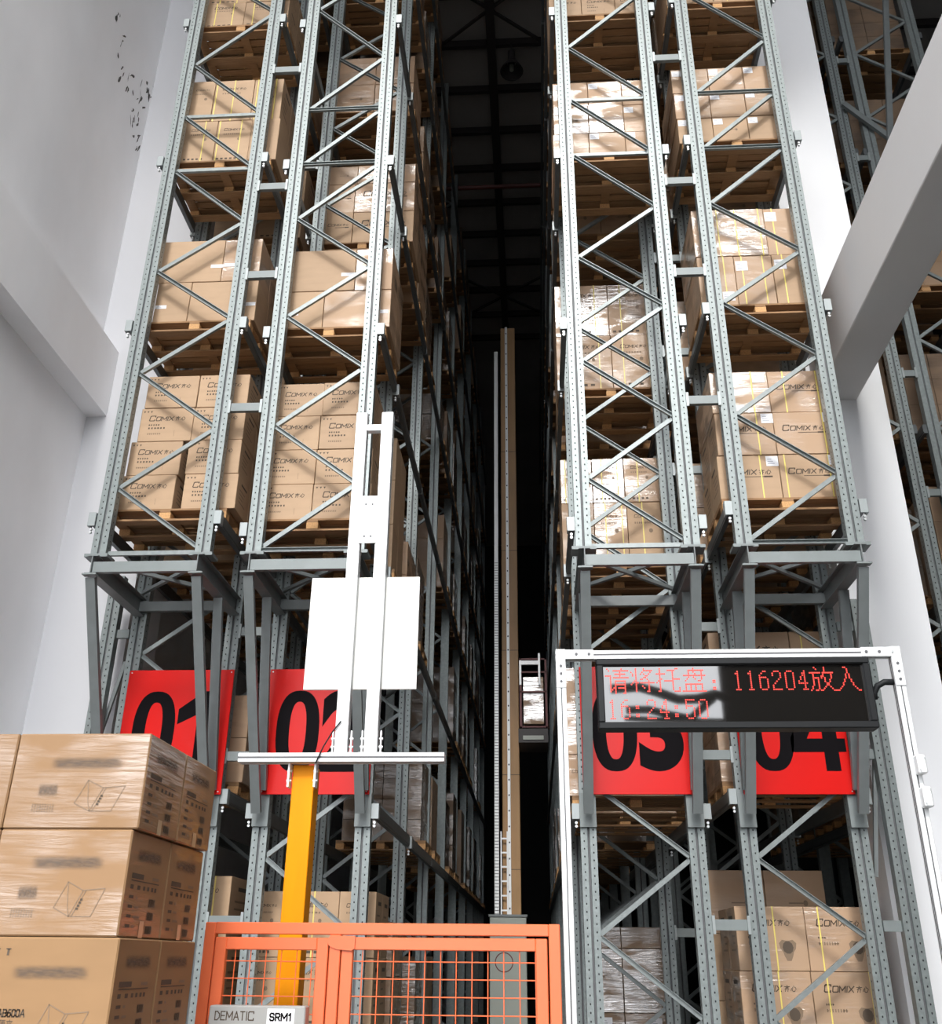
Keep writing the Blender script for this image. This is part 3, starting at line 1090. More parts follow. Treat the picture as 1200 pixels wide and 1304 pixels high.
load(1, 3, 1, [(.7, [-4.6, -3.94, -3.29], [SM]), (.7, [-4.6, -3.94, -3.29], [SM])], nd=1)
# --- left aisle rack (above sign 02)
load(2, 1, 0, [(.44, [-2.90, -2.355, -1.76], [LG]), (.44, [-2.92, -2.37, -1.75], [LG]), (.435, [-2.96, -2.38, -1.74], [LG]), (.435, [-2.97, -2.385, -1.73], [LG])])
load(2, 2, 0, [(.63, [-2.95, -2.09, -1.63], [sp_(PL, l=[(.80, .34, .17, .05)]), sp_(PL, m='card_film')]),
               (.55, [-2.93, -2.45, -1.63], [sp_(PL, l=[(.03, .36, .16, .05)]), sp_(PL, m='card_film_soft', l=[(.76, .36, .17, .05)])])])
load(2, 3, 1, [(.36, [-2.95, -2.50, -1.62], [sp_(MK, m='card_film_soft'), sp_(MK, m='card_film')]), (.55, [-2.95, -2.52, -1.62], [sp_(L2, m='card_film_soft'), sp_(L2, m='card_film')]), (.58, [-2.95, -2.52, -1.62], [L2])])
load(2, 3, 2, [(.6, [-2.95, -2.33, -1.70], [sp_(MK, m='card_film')]), (.6, [-2.95, -2.33, -1.70], [sp_(MK, m='card_film')]), (.55, [-2.95, -2.33, -1.70], [MK])], nd=1)
load(2, 1, 1, [(.62, [-2.95, -2.33, -1.71], [sp_(MK)]), (.62, [-2.95, -2.33, -1.71], [MK]), (.62, [-2.95, -2.33, -1.71], [MK])], nd=2)
load(2, 1, 2, [(.5, [-2.95, -2.33, -1.71], [sp_(MK, m='card_film')]), (.5, [-2.95, -2.33, -1.71], [sp_(MK, m='card_film')])], nd=1)
load(2, 4, 1, [(.6, [-2.95, -2.33, -1.71], [sp_(MK, m='card_film')]), (.6, [-2.95, -2.33, -1.71], [sp_(MK, m='card_film')])], nd=2)
load(2, 4, 2, [(.6, [-2.95, -2.33, -1.71], [sp_(MK, m='card_film')]), (.6, [-2.95, -2.33, -1.71], [sp_(MK, m='card_film')])], nd=1)
load(2, -1, 1, [(.65, [-3.05, -2.70, -2.10, -1.70], [sp_(SM), sp_(SM, s=(.55,)), sp_(SM)]), (.65, [-3.05, -2.70, -2.10, -1.70], [SM]), (.65, [-3.05, -2.70, -2.10, -1.70], [SM])])
load(2, -1, 2, [(.6, [-2.95, -2.33, -1.71], [sp_(PL, m='card_film_strong')]), (.6, [-2.95, -2.33, -1.71], [sp_(PL, m='card_film')]), (.5, [-2.95, -2.33, -1.71], [PL])], nd=1)
# --- right aisle rack (above sign 03)
load(3, 1, 1, [(.62, [.40, .80, 1.20, 1.63], [sp_(SM, m='card_film_strong', s=(.15, .6)), sp_(SM, m='card_film_strong', s=(.3, .8)), sp_(SM, m='card_film', s=(.4,))]),
               (.86, [.40, .80, 1.21, 1.63], [sp_(SM, m='card_film_soft', s=(.55,)), sp_(SM, m='card_film', s=(.35, .85)), sp_(SM, s=(.45,))])])
load(3, 2, 1, [(.85, [.40, 1.13, 1.73], [sp_(SM, m='card_film_strong', s=(.75,)), sp_(SM, m='card_film_strong', s=(.28, .85))]),
               (.85, [.40, 1.14, 1.73], [sp_(SM, m='card_film_soft', s=(.78,)), sp_(SM, m='card_film_soft', s=(.26, .84))])])
WL = [(.02, .70, .12, .10)]
load(3, 3, 0, [(.45, [.41, .88, 1.33, 1.79], [sp_(PL, m='card_film', l=WL)]), (.48, [.41, .87, 1.33, 1.79], [sp_(MK, m='card_film_strong', l=WL), sp_(PL, m='card_film_strong', l=WL), sp_(PL, m='card_film_soft', l=WL)]),
               (.38, [.39, .86, 1.33, 1.79], [sp_(PL, m='card_film_soft', l=WL)])])
load(3, 4, 0, [(.42, [.40, .86, 1.33, 1.79], [sp_(LG)]), (.42, [.40, .86, 1.33, 1.79], [LG]), (.42, [.40, .86, 1.33, 1.79], [LG])])
load(3, 1, 2, [(.7, [.46, 1.1, 1.74], [sp_(MK, m='card_film')]), (.7, [.46, 1.1, 1.74], [sp_(MK, m='card_film')])], nd=1)
load(3, 2, 2, [(.7, [.46, 1.1, 1.74], [sp_(MK, m='card_film')]), (.7, [.46, 1.1, 1.74], [sp_(MK, m='card_film')])], nd=1)
load(3, 3, 1, [(.65, [.46, 1.1, 1.74], [sp_(MK, m='card_film')]), (.65, [.46, 1.1, 1.74], [sp_(MK, m='card_film')])], nd=2)
load(3, 4, 1, [(.65, [.46, 1.1, 1.74], [sp_(MK, m='card_film')]), (.65, [.46, 1.1, 1.74], [sp_(MK, m='card_film')])], nd=1)
load(3, 0, 2, [(.55, [.46, 1.1, 1.74], [sp_(MK, m='card_film')]), (.55, [.46, 1.1, 1.74], [sp_(MK, m='card_film')]), (.5, [.46, 1.1, 1.74], [sp_(L2, m='card_film_soft')])])
load(3, 0, 1, [(.50, [.38, .66], [sp_(PL, m='card_film_strong')]), (.50, [.38, .66], [sp_(PL, m='card_film_strong')]), (.45, [.38, .66], [sp_(L2, m='card_film')])], nd=1)
load(3, -1, 3, [(.26, [.50, 1.1, 1.75], [sp_(PL, m='card_shaded')]), (.75, [.50, 1.1, 1.75], [sp_(PL, m='card_shaded_gloss')]), (.7, [.50, 1.1, 1.75], [sp_(L2, m='card_shaded', l=[(.5, .75, .14, .12)])])], nd=1)
# --- right column rack (above sign 04)
CL = [(.80, .74, .13, .12)]
load(4, 1, 0, [(.54, [2.06, 2.71, 3.34], [sp_(PL, m='card_film_strong', s=(.28, .72), l=[(.74, .72, .14, .13)]), sp_(L2, m='card_film', s=(.28, .86))]),
               (.53, [2.07, 2.71, 3.34], [sp_(L2, m='card_film_soft', s=(.72,), l=CL), sp_(L2, m='card_film_soft', s=(.86,), l=[(.86, .74, .1, .12)])]),
               (.53, [2.05, 2.71, 3.33], [sp_(L2, s=(.70,), l=CL), sp_(L2, s=(.1, .86), l=[(.86, .74, .1, .12)])])])
load(4, 2, 0, [(.72, [2.06, 2.94, 3.36], [sp_(PL, m='card_film_strong', s=(.35, .6, .93)), sp_(PL, m='card_film_soft', s=(.25,), l=[(.02, .72, .14, .14)])]),
               (.73, [2.07, 2.51, 2.96, 3.36], [sp_(PL, m='card_film_soft', s=(.72,), l=[(.6, .10, .14, .13)]), sp_(PL, m='card_film_soft', s=(.2, .76), l=[(.03, .70, .14, .14)]), sp_(PL, s=(.3,), l=[(.05, .70, .14, .14)])])])
load(4, 3, 0, [(.44, [2.0, 2.49, 2.95, 3.33], [sp_(PL, m='card_film_soft', l=WL), sp_(PL, m='card_film', l=WL), sp_(PL, m='card_film_soft', l=WL)]),
               (.45, [2.01, 2.47, 2.93, 3.33], [sp_(PL, m='card_film', l=WL), sp_(PL, m='card_film_soft', l=WL), sp_(PL, m='card_film_soft', l=WL)]),
               (.43, [2.02, 2.47, 2.92, 3.33], [sp_(PL, l=WL), sp_(MK, l=WL), sp_(PL, l=WL)])])
load(4, 4, 0, [(.5, [2.05, 2.7, 3.34], [sp_(PL, s=(.3, .7))]), (.5, [2.05, 2.7, 3.34], [sp_(PL, s=(.3, .7))])])
load(4, 0, 1, [(.58, [2.05, 2.98, 3.42], [sp_(L2, m='card_film_soft'), sp_(L2, s=(.3,))]), (.58, [2.05, 2.7, 3.42], [sp_(MK, m='card_film', s=(.3, .7))]), (.55, [2.05, 2.7, 3.42], [sp_(MK, m='card_film', s=(.3, .7))])])
load(4, -1, 1, [(.61, [2.05, 2.76, 3.46], [sp_(L3, m='card_film_soft', s=(.55,)), sp_(L3, m='card_film', s=(.2, .85))]), (.61, [2.04, 2.75, 3.46], [sp_(L3, m='card_film', s=(.55,)), sp_(L3, m='card_film_soft', s=(.22, .82))]), (.61, [2.04, 2.75, 3.46], [sp_(L3, s=(.5,))])])
for t_ in (1, 2, 3):
    load(4, t_, 1, [(.62, [2.05, 2.7, 3.4], [sp_(MK, m='card_film_strong')]), (.62, [2.05, 2.7, 3.4], [sp_(MK, m='card_film')])], nd=1)
load(4, -1, 2, [(.7, [2.05, 2.7, 3.4], [sp_(MK, m='card_film_soft')]), (.7, [2.05, 2.7, 3.4], [MK]), (.9, [2.05, 2.7, 3.4], [MK])], nd=1)

# --- loads farther down the aisle: pallets one by one, their cartons as one mass
far = MB()
fr_ = random.Random(11)


def far_load(r, t, slot, xc, y, z, empty=.12):
    if fr_.random() < empty:
        return
    z += .0015
    pallet(r, t, xc, y, z, f'brown wooden pallet deep in the {WHERE[r]}, {ORD[slot]} in depth, {TIER[t]}', False)
    z += .1475
    nr = fr_.choice((2, 3, 3, 4))
    H = fr_.uniform(1.2, 1.75)
    hw = fr_.uniform(.57, .635)
    mt = fr_.choice(('card_shaded', 'card_shaded', 'card_shaded', 'card_shaded_gloss', 'card_film_soft'))
    nx = fr_.choice((2, 2, 3))
    sh = fr_.uniform(0, .04)
    for i in range(nr):
        for c in range(nx):
            for dd in range(2):
                w_ = 2 * hw / nx
                xa = xc - hw + c * w_
                ya = y + .03 + dd * .485
                far.box(xa, xa + w_ - .008, ya, ya + .478, z + i * H / nr, z + (i + 1) * H / nr - .005, mt)


for r in (2, 3):
    xc = sum(PX[r]) / 2
    for slot in range(1, 17):
        for t in range(0, 7):
            if slot <= 2:
                have = {2: {(1, 1), (1, 2), (3, 1), (3, 2), (4, 1), (4, 2)}, 3: {(1, 1), (1, 2), (2, 1), (2, 2), (3, 1), (4, 1), (0, 1), (0, 2)}}[r]
                if (t, slot) in have or t in (0, 2):
                    continue
            if r == 2 and (t == 0 and slot < 4 or t == 2 and slot < 5 or t == 3 and slot == 4):
                continue
            far_load(r, t, slot, xc, SLOTY[slot], tz(r, t), .05 if slot < 4 else .34)
for r in (1, 4):
    xc = sum(PX[r]) / 2
    for slot in range(1, 4):
        for t in range(1, 7):
            if slot == 1 and t <= 3:
                continue
            far_load(r, t, slot, xc, SLOTY[slot], tz(r, t), .1)
for r in (1, 2, 3):
    xc = sum(PX[r]) / 2
    for slot in (4, 5, 6):
        if (r, slot) != (3, 3):
            far_load(r, -1, slot, xc, SLOTY[slot], .16, .2)

# ------------------------------------------------------------------ racks of the next aisle, seen past the white column
RX = {5: (4.18, 5.29), 6: (5.655, 6.765)}
for r in (5, 6):
    for i, Y in enumerate((12.2, 15.15, 18.1)):
        if i == 0:
            frame(r, 1, *RX[r], Y, f'dim grey upright frame, front one of the {WHERE[r]}', holes=r == 5, detail=False)
        else:
            simple_frame(r, *RX[r], Y, f'dim grey upright frame, {ORD[i]} one of the {WHERE[r]}')
    xc = sum(RX[r]) / 2
    for t in range(0, 7):
        z = ZOUT[t]
        for bay in range(2):
            for sgn in (-1, 1):
                rail(r, t, (RX[r][1] if sgn > 0 else RX[r][0]) + sgn * .111, sgn, 12.2 + 2.95 * bay - .03, 12.2 + 2.95 * (bay + 1) - .04, bay, False, z)
        for j, yy in enumerate((12.6, 13.95, 15.5, 16.9)):
            far_load(r, t, j, xc, yy, z, .12)
for i, z in enumerate([5.6, 7.4, 9.3, 11.2, 13.4, 15.6]):
    spacer(5.29 + PW, 5.655 - PW, 12.17, z, f'short grey spacer between the two far right racks, {HW[i]}', 'spacers between the far right racks')
B4 = [(-.045, -.03), (.045, -.03), (.045, .03), (-.045, .03)]
b = MB(); b.bar((5.66, 12.0, 12.0), (6.36, 12.0, 16.9), B4, 'paint_grey')
tag(b.obj('wind_brace'), 'upright grey brace bar in the dark gap beside the white column', 'brace')
b = MB(); b.bar((5.30, 12.06, 14.5), (6.05, 12.06, 13.55), B4, 'paint_grey')
tag(b.obj('wind_brace'), 'dim grey brace bar crossing the far right racks', 'brace')
o = far.obj('distant_cartons')
o['kind'] = 'stuff'
o['label'] = 'brown wrapped cartons stacked on the pallets deep in the aisles'
o['category'] = 'cartons'

# ------------------------------------------------------------------ stacker crane in the aisle
CY = 20.0
t = thing('stacker_crane', 'tall tan mast of the stacker crane standing in the dark aisle', 'crane', (0, CY, 0))
b = MB(); b.box(-.64, -.29, 0, .35, .3, 15.9, 'tan_paint', .01)
for zz in (3.2, 5.0, 7.6, 9.9, 12.4):
    b.box(-.642, -.288, -.002, .352, zz, zz + .012, 'ink')
b.obj('mast', t)
b = MB(); b.box(-.535, -.475, -.05, 0, .3, 15.9, 'alu', .004)
zz = 2.5
while zz < 15.8:
    b.poly([(-.505 + .014 * cos(a), -.0515, zz + .02 * sin(a)) for a in [2 * pi * q / 8 for q in range(8)]], 'hole')
    zz += .30
b.obj('guide_rail', t)
b = MB(); b.box(-.80, -.71, -.02, .08, .3, 15.2, 'alu', .006)
zz = 2.4
while zz < 9.6:
    b.box(-.795, -.715, -.0215, -.02, zz, zz + .012, 'rail_grey'); zz += .06
b.obj('cable_duct', t)
lad = MB()
for x in (-.665, -.545):
    lad.box(x - .012, x + .012, -.12, -.09, 2.35, 3.9, 'alu')
for i in range(6):
    lad.box(-.665, -.545, -.115, -.095, 2.45 + i * .26, 2.48 + i * .26, 'alu')
lad.obj('ladder', t)
b = MB(); b.box(-.86, -.19, -.7, -.1, .25, 2.33, 'grey_box', .01); b.box(-.88, -.17, -.72, -.08, 2.33, 2.37, 'paint_grey')
for i in range(24):
    a0, a1 = 2 * pi * i / 24, 2 * pi * (i + 1) / 24
    b.poly([(-.60 + .150 * cos(a0), -.702, 1.57 + .150 * sin(a0)), (-.60 + .168 * cos(a0), -.702, 1.57 + .168 * sin(a0)), (-.60 + .168 * cos(a1), -.702, 1.57 + .168 * sin(a1)), (-.60 + .150 * cos(a1), -.702, 1.57 + .150 * sin(a1))], 'maroon')
b.obj('control_cabinet', t)
b = MB(); b.box(-1.0, .2, -.9, 1.6, .05, .28, 'paint_grey'); b.obj('base', t)
b = MB()
for x in (-.24, .27):
    for y in (-.95, -.05):
        b.box(x - .02, x + .02, y, y + .04, 5.75, 7.15, 'maroon')
for z in (5.75, 6.45, 6.85, 7.12):
    b.box(-.24, .27, -.95, -.92, z, z + .03, 'maroon')
    for x in (-.24, .27):
        b.box(x - .015, x + .015, -.95, -.05, z, z + .03, 'maroon')
b.obj('carriage_frame', t)
b = MB(); b.box(-.26, .16, -.95, -.90, 7.02, 7.10, 'alu'); b.box(-.26, -.22, -.97, -.93, 6.6, 7.1, 'alu'); b.box(.12, .16, -.97, -.93, 6.6, 7.25, 'alu'); b.obj('railing', t)
b = MB(); b.box(-.29, .29, -1.0, .0, 5.45, 5.72, 'roof_steel'); b.box(-.2, .2, -1.02, -.99, 5.5, 5.58, 'grey_box'); b.obj('fork_table', t)
carton(-.19, .22, CY - .9, .7, 5.83, .95, {'m': 'card_shaded_gloss'}, 'shiny wrapped carton riding on the stacker crane carriage', None, False)

# ------------------------------------------------------------------ foreground cartons
FYc = 4.2
zl = [2.501, 2.094, 1.673, 1.262, .85, .44, .15]
fp = pallet(99, 0, -2.28, FYc + .0, 0.0, 'wooden pallet under the foreground carton stack', True)
XS = [-2.885, -2.284, -1.690]


def fore_carton(x0, x1, y, d_, z0, z1, label, visible_front, top_layer, full_text):
    w_, h_ = x1 - x0 - .004, z1 - z0 - .003
    b = MB()
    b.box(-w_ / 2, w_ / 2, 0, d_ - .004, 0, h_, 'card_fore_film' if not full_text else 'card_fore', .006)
    yy = -.0015

    def fr(u0, u1, v0, v1, mt, uv=None):
        rect(b, -w_ / 2 + u0 * w_, -w_ / 2 + u1 * w_, h_ * v0, h_ * v1, yy, mt, uv)
    UV = [(0, 0), (1, 0), (1, 1), (0, 1)]
    # rubbed-out maker's name, model block and folder drawing
    fr(.26, .84, .60, .76, 'smudge', UV)
    if full_text:
        stroke_text(b, 'AB600A', -w_ / 2 + .235 * w_, yy, h_ * .29, w_ * .185, h_ * .06, h_ * .0125, 'ink')
        put_text(b, '\u8f7b\u4fbf\u5939', -w_ / 2 + .20 * w_, yy, h_ * .19, w_ * .15, h_ * .075, 'ink', .0)
        for i in range(3):
            fr(.07 + i * .075, .085 + i * .075, .83, .89, 'ink')
            fr(.06 + i * .075, .095 + i * .075, .885, .895, 'ink')
    else:
        fr(.21, .37, .31, .48, 'smudge', UV)
    for i in range(5):
        dashes(b, -w_ / 2 + .19 * w_, h_ * ((.12 if full_text else .24) - .0 + .018 * i - .07), w_ * .17, h_ * .010, yy, 9, i, 'ink_light')

    def line(p, q, t_=.0035):
        P, Q = Vector((-w_ / 2 + p[0] * w_, p[1] * h_)), Vector((-w_ / 2 + q[0] * w_, q[1] * h_))
        n_ = (Q - P).normalized()
        n_ = Vector((-n_.y, n_.x)) * t_ / 2
        b.poly([(a.x, yy, a.y) for a in (P - n_, Q - n_, Q + n_, P + n_)], 'ink_light')
    ox, oz = .50, (.16 if not full_text else .06)
    F = [(0.0, .10), (.08, .34), (.20, .26), (.36, .28), (.28, .02), (.12, .02)]
    F = [(ox + a, oz + c) for a, c in F]
    for i in range(6):
        line(F[i], F[(i + 1) % 6])
    line(F[2], F[5]); line((F[2][0] + .02, F[2][1]), (F[5][0] + .02, F[5][1])); line(F[1], (ox + .10, oz + .12)); line((ox + .10, oz + .12), F[5])
    for i in range(4):
        rect(b, -w_ / 2 + (ox + .165 + .008 * i) * w_, -w_ / 2 + (ox + .182 + .008 * i) * w_, h_ * (oz + .08 + .028 * i), h_ * (oz + .10 + .028 * i), yy, 'ink')
    # flank
    x = w_ / 2 + .0015

    def fs(u0, u1, v0, v1, mt, uv=None):
        b.poly([(x, u0 * d_, h_ * v0), (x, u1 * d_, h_ * v0), (x, u1 * d_, h_ * v1), (x, u0 * d_, h_ * v1)], mt, uv)
    fs(.16, .82, .70, .86, 'smudge', UV)
    fs(.12, .40, .55, .60, 'ink')
    fs(.62, .78, .56, .59, 'ink_light')
    fs(.12, .80, .525, .535, 'ink')
    for i, u in enumerate((.12, .28, .42, .52, .62, .7)):
        fs(u, u + (.07 if i < 2 else .05), .45, .49, 'ink')
    for i in range(4):
        fs(.12, .22, .36 - .09 * i, .39 - .09 * i, 'ink')
        fs(.27, .32 + .05 * (i % 3), .36 - .09 * i, .385 - .09 * i, 'ink_light')
    for i in range(3):                                  # blocks of dense print
        fs(.60, .76, .30 - .13 * i, .38 - .13 * i, 'ink_light')
        for j in range(4):
            fs(.61 + .035 * j, .63 + .035 * j, .305 - .13 * i, .375 - .13 * i, 'ink')
    if not full_text:
        fs(.45, .55, .0, .16, 'tape')
    o = tag(b.obj('cardboard_carton', None, ((x0 + x1) / 2, y, z0)), label, 'carton', 'foreground carton stack')
    return o


RW = ['top', 'second', 'third', 'fourth', 'fifth', 'bottom']
for i in range(6):
    for c in (0, 1):
        for dd in (0, 1):
            look = ('wrapped', 'wrapped', 'bare', 'bare', 'bare', 'bare')[i]
            fore_carton(XS[c] + (.0 if c else 0), XS[c + 1] + (.008 if i == 0 else 0) * c - (.012 if i == 1 else 0) * c, FYc + .005 + dd * .485, .48, zl[i + 1], zl[i], f'large {look} carton in the foreground stack, {RW[i]} layer, {("outer", "fence-side")[c]} {("front", "rear")[dd]}', dd == 0, i == 0, i >= 2)

# ------------------------------------------------------------------ orange safety fence with its gates
Yf = 5.6


def frame_bars(b, x0, x1, z0, z1, w_, y0, y1, mt, bottom=True):
    b.box(x0, x0 + w_, y0, y1, z0, z1, mt, .004)
    b.box(x1 - w_, x1, y0, y1, z0, z1, mt, .004)
    b.box(x0 + w_, x1 - w_, y0, y1, z1 - w_, z1, mt, .004)
    if bottom:
        b.box(x0 + w_, x1 - w_, y0, y1, z0, z0 + w_, mt, .004)


t = thing('safety_fence', 'orange square-tube fence frame across the aisle mouth', 'fence', (0, Yf, 0))
boxm('post', (-1.79, -1.732, 0, .06, 0, 1.775), 'orange', t, ch=.004)
boxm('post', (-1.105, -1.045, 0, .06, 0, 1.717), 'orange', t, ch=.004)
boxm('post', (.062, .122, 0, .06, 0, 1.777), 'orange', t, ch=.004)
boxm('top_bar', (-1.732, .062, 0, .06, 1.717, 1.776), 'orange', t, ch=.004)
b = MB()
pts = [(-1.085 + .03 * cos(a), 1.685 + .03 * sin(a)) for a in [pi / 2 + pi * q / 8 for q in range(9)]]
P = [(-.968, 1.712), (-1.085, 1.712)] + pts[1:-1] + [(-1.06, 1.645), (-.985, 1.64), (-.968, 1.65)]
b.poly([(x, -.008, z) for x, z in P][::-1], 'orange')
b.mesh([(x, yy, z) for yy in (-.008, 0) for x, z in P], [(i, (i + 1) % len(P), len(P) + (i + 1) % len(P), len(P) + i) for i in range(len(P))], 'orange')
b.obj('corner_plate', t)
for (x0, x1, z1, w_, nm) in ((-1.728, -1.112, 1.702, .062, 'small left orange wire mesh gate behind the grey label box'), (-1.040, .054, 1.706, .062, 'wide orange wire mesh gate in front of the aisle')):
    g = thing('safety_gate', nm, 'gate', (0, Yf + .005, 0))
    b = MB(); frame_bars(b, x0, x1, .12, z1, w_, 0, .045, 'orange'); b.obj('gate_frame', g)
    b = MB()
    x = x0 + w_ + .05
    while x < x1 - w_:
        b.tube([(x, .02, .15), (x, .02, z1 - .03)], .0032, 'orange', 6); x += .0835
    z = z1 - w_ - .055
    while z > .18:
        b.tube([(x0 + .03, .026, z), (x1 - .03, .026, z)], .0032, 'orange', 6); z -= .0835
    b.obj('wire_mesh', g)
t = thing('label_box', 'light grey box lettered DEMATIC with a white SRM1 sticker on the fence', 'box', (-1.685, 5.49, 1.0))
boxm('housing', (0, .50, 0, .10, 0, .378), 'grey_plate', t, ch=.006)
b = MB(); stroke_text(b, 'DEMATIC', .034, -.0012, .312, .200, .038, .0055, 'ink', 0, .30); b.obj('lettering', t)
b = MB(); rect(b, .303, .445, .290, .366, -.0015, 'label'); b.obj('sticker', t)
b = MB(); stroke_text(b, 'SRM1', .320, -.0025, .312, .106, .032, .0075, 'black', 0, .34); b.obj('sticker_lettering', t)

# ------------------------------------------------------------------ yellow post with aluminium T and white board
boxy = MB(); boxy.box(-1.505, -1.368, 6.1, 6.25, 0, 2.70, 'yellow', .004)
tag(boxy.obj('yellow_post'), 'yellow square steel post behind the orange fence', 'post')


def extrusion(b, x0, x1, y0, y1, z0, z1, axis, grooves=1):
    """aluminium profile with dark slots along its front and sides"""
    b.box(x0, x1, y0, y1, z0, z1, 'alu', .003)
    if axis == 'x':
        h_ = z1 - z0
        for g in range(grooves):
            zc = z0 + h_ * (g + .5) / grooves
            b.box(x0, x1, y0 - .0008, y0, zc - .006, zc + .006, 'alu_dark')
            b.box(x0, x1, y0 + .02, y0 + .03, z0 - .0008, z0, 'alu_dark')
    else:
        for s_ in (0, 1):
            xx = (x0, x1)[s_]
            for yc in ((y0 * 2 + y1) / 3, (y0 + y1 * 2) / 3):
                if s_:
                    b.box(xx, xx + .0008, yc - .005, yc + .005, z0, z1, 'alu_dark')
                else:
                    b.box(xx - .0008, xx, yc - .005, yc + .005, z0, z1, 'alu_dark')


t = thing('aluminium_stand', 'aluminium upside-down T frame on top of the yellow post', 'stand', (0, 0, 0))
b = MB(); extrusion(b, -1.835, -.548, 6.0, 6.09, 2.702, 2.758, 'x'); b.obj('crossbar', t)
for xa, xb in ((-1.235, -1.155), (-1.050, -.968)):
    b = MB(); extrusion(b, xa, xb, 6.0, 6.08, 2.758, 5.19, 'z'); b.obj('upright', t)
    b = MB()
    for xx in (xa - .018, xb + .018):
        b.box(xx - .018, xx + .018, 6.02, 6.07, 2.758, 2.764, 'alu')
        b.box(xx - .004, xx + .004, 6.03, 6.06, 2.758, 2.90, 'alu')
        for zz in (2.80, 2.85):
            b.tube([(xx - .012, 6.045, zz), (xx + .012, 6.045, zz)], .008, 'bolt', 8)
    b.obj('angle_bracket', t)
b = MB(); b.box(-1.155, -1.050, 6.01, 6.06, 5.045, 5.095, 'alu', .003); b.obj('tie_bar', t)
b = MB(); b.box(-1.165, -1.040, 5.992, 6.0, 4.16, 4.515, 'alu', .002)
for xx in (-1.125, -1.08):
    for zz in (4.21, 4.45):
        b.tube([(xx, 5.99, zz), (xx, 5.993, zz)], .008, 'alu_dark', 8)
b.obj('joint_plate', t)
for xx in (-1.52, -1.355):
    b = MB()
    b.box(xx - .006, xx + .006, 6.05, 6.12, 2.56, 2.702, 'alu')
    for zz in (2.60, 2.66):
        b.tube([(xx - .015, 6.08, zz), (xx + .015, 6.08, zz)], .009, 'bolt', 8)
    b.obj('post_bracket', t)
boxm_ = MB(); boxm_.box(-1.48, -.745, 6.082, 6.10, 3.175, 3.945, 'whiteboard', .003)
tag(boxm_.obj('reflector_board'), 'blank white square board fixed behind the aluminium uprights', 'board')
b = MB(); b.tube([(-1.34, 5.985, 2.69), (-1.325, 5.985, 2.73), (-1.30, 5.985, 2.79), (-1.25, 5.985, 2.88), (-1.20, 5.988, 2.95)], .005, 'plastic_black', 6)
tag(b.obj('cable', smooth=True), 'thin black cable slung over the aluminium crossbar', 'cable')

# ------------------------------------------------------------------ LED display and its portal
t = thing('display_portal', 'white aluminium portal frame carrying the LED display', 'frame', (0, 0, 0))
b = MB(); extrusion(b, .15, 2.30, 6.02, 6.08, 3.345, 3.402, 'x'); b.obj('crossbar', t)
b = MB(); extrusion(b, .152, .212, 6.02, 6.08, 0, 3.345, 'z'); b.box(.178, .186, 6.0192, 6.02, 0, 3.345, 'alu_dark'); b.obj('post', t)
b = MB(); extrusion(b, 2.238, 2.298, 6.02, 6.08, 0, 3.345, 'z'); b.box(2.264, 2.272, 6.0192, 6.02, 0, 3.345, 'alu_dark'); b.obj('post', t)
for (xx, sg) in ((.152, 1), (2.298, -1)):
    b = MB()
    xa, xb = sorted((xx, xx + sg * .06)); b.box(xa, xb, 6.012, 6.02, 3.16, 3.41, 'alu', .002)
    xa, xb = sorted((xx, xx + sg * .24)); b.box(xa, xb, 6.011, 6.02, 3.345, 3.405, 'alu', .002)
    for q in range(3):
        b.tube([(xx + sg * (.05 + .08 * q), 6.006, 3.375), (xx + sg * (.05 + .08 * q), 6.011, 3.375)], .010, 'alu_dark' if q else 'bolt', 8)
        b.tube([(xx + sg * .03, 6.006, 3.20 + .05 * q), (xx + sg * .03, 6.011, 3.20 + .05 * q)], .009, 'alu_dark', 8)
    b.obj('corner_bracket', t)
for nn, (za, zc) in enumerate(((2.62, 2.73), (2.43, 2.545))):
    s_ = thing('sensor_box', f'small white sensor box on the display portal post, {("upper", "lower")[nn]} one', 'sensor', (2.262, 5.95, za))
    boxm('housing', (-.005, .048, 0, .07, 0, zc - za), 'alu', s_, ch=.008)
    b = MB()
    for xx, zz in ((.005, .02), (.04, zc - za - .02)):
        b.tube([(xx, -.004, zz), (xx, 0, zz)], .006, 'bolt', 8)
    b.obj('screw', s_)
t = thing('led_display', 'black LED display with red dotted lettering hanging from the portal', 'display', (0, 6.0, 0))
b = MB()
X0, X1, Z0, Z1, bw, bz = .405, 2.092, 2.898, 3.342, .042, .042
b.box(X0, X1, .03, .12, Z0, Z1, 'plastic_black', .004)
for (x0, x1, z0, z1) in ((X0, X1, Z1 - bz, Z1), (X0, X1, Z0, Z0 + bz), (X0, X0 + bw, Z0 + bz, Z1 - bz), (X1 - bw, X1, Z0 + bz, Z1 - bz)):
    b.box(x0, x1, 0, .04, z0, z1, 'plastic_black', .006)
b.obj('casing', t)
SX0, SX1, SZ0, SZ1 = X0 + bw, X1 - bw, Z0 + bz, Z1 - bz
b = MB(); rect(b, SX0, SX1, SZ0, SZ1, .028, 'screen'); b.obj('screen', t)
G = {}
G['\u8bf7'] = '''.#........#.....
..#..##########.
.........#......
......#######...
####.....#......
...#.##########.
...#............
...#..#######...
...#..#.....#...
...#..#######...
...#..#.....#...
...#.##.#####...
...##.#.....#...
...#..#.....#...
......#....##...'''
G['\u5c06'] = '''...#....#.......
...#....######..
#..#...#....#...
.#.#..#.#..#....
.#.#.....##.....
...#....##......
...#..##..#.....
..##.......#....
.#.##.#########.
#..#.......#....
...#...#...#....
...#....#..#....
...#.......#....
...#......##....'''
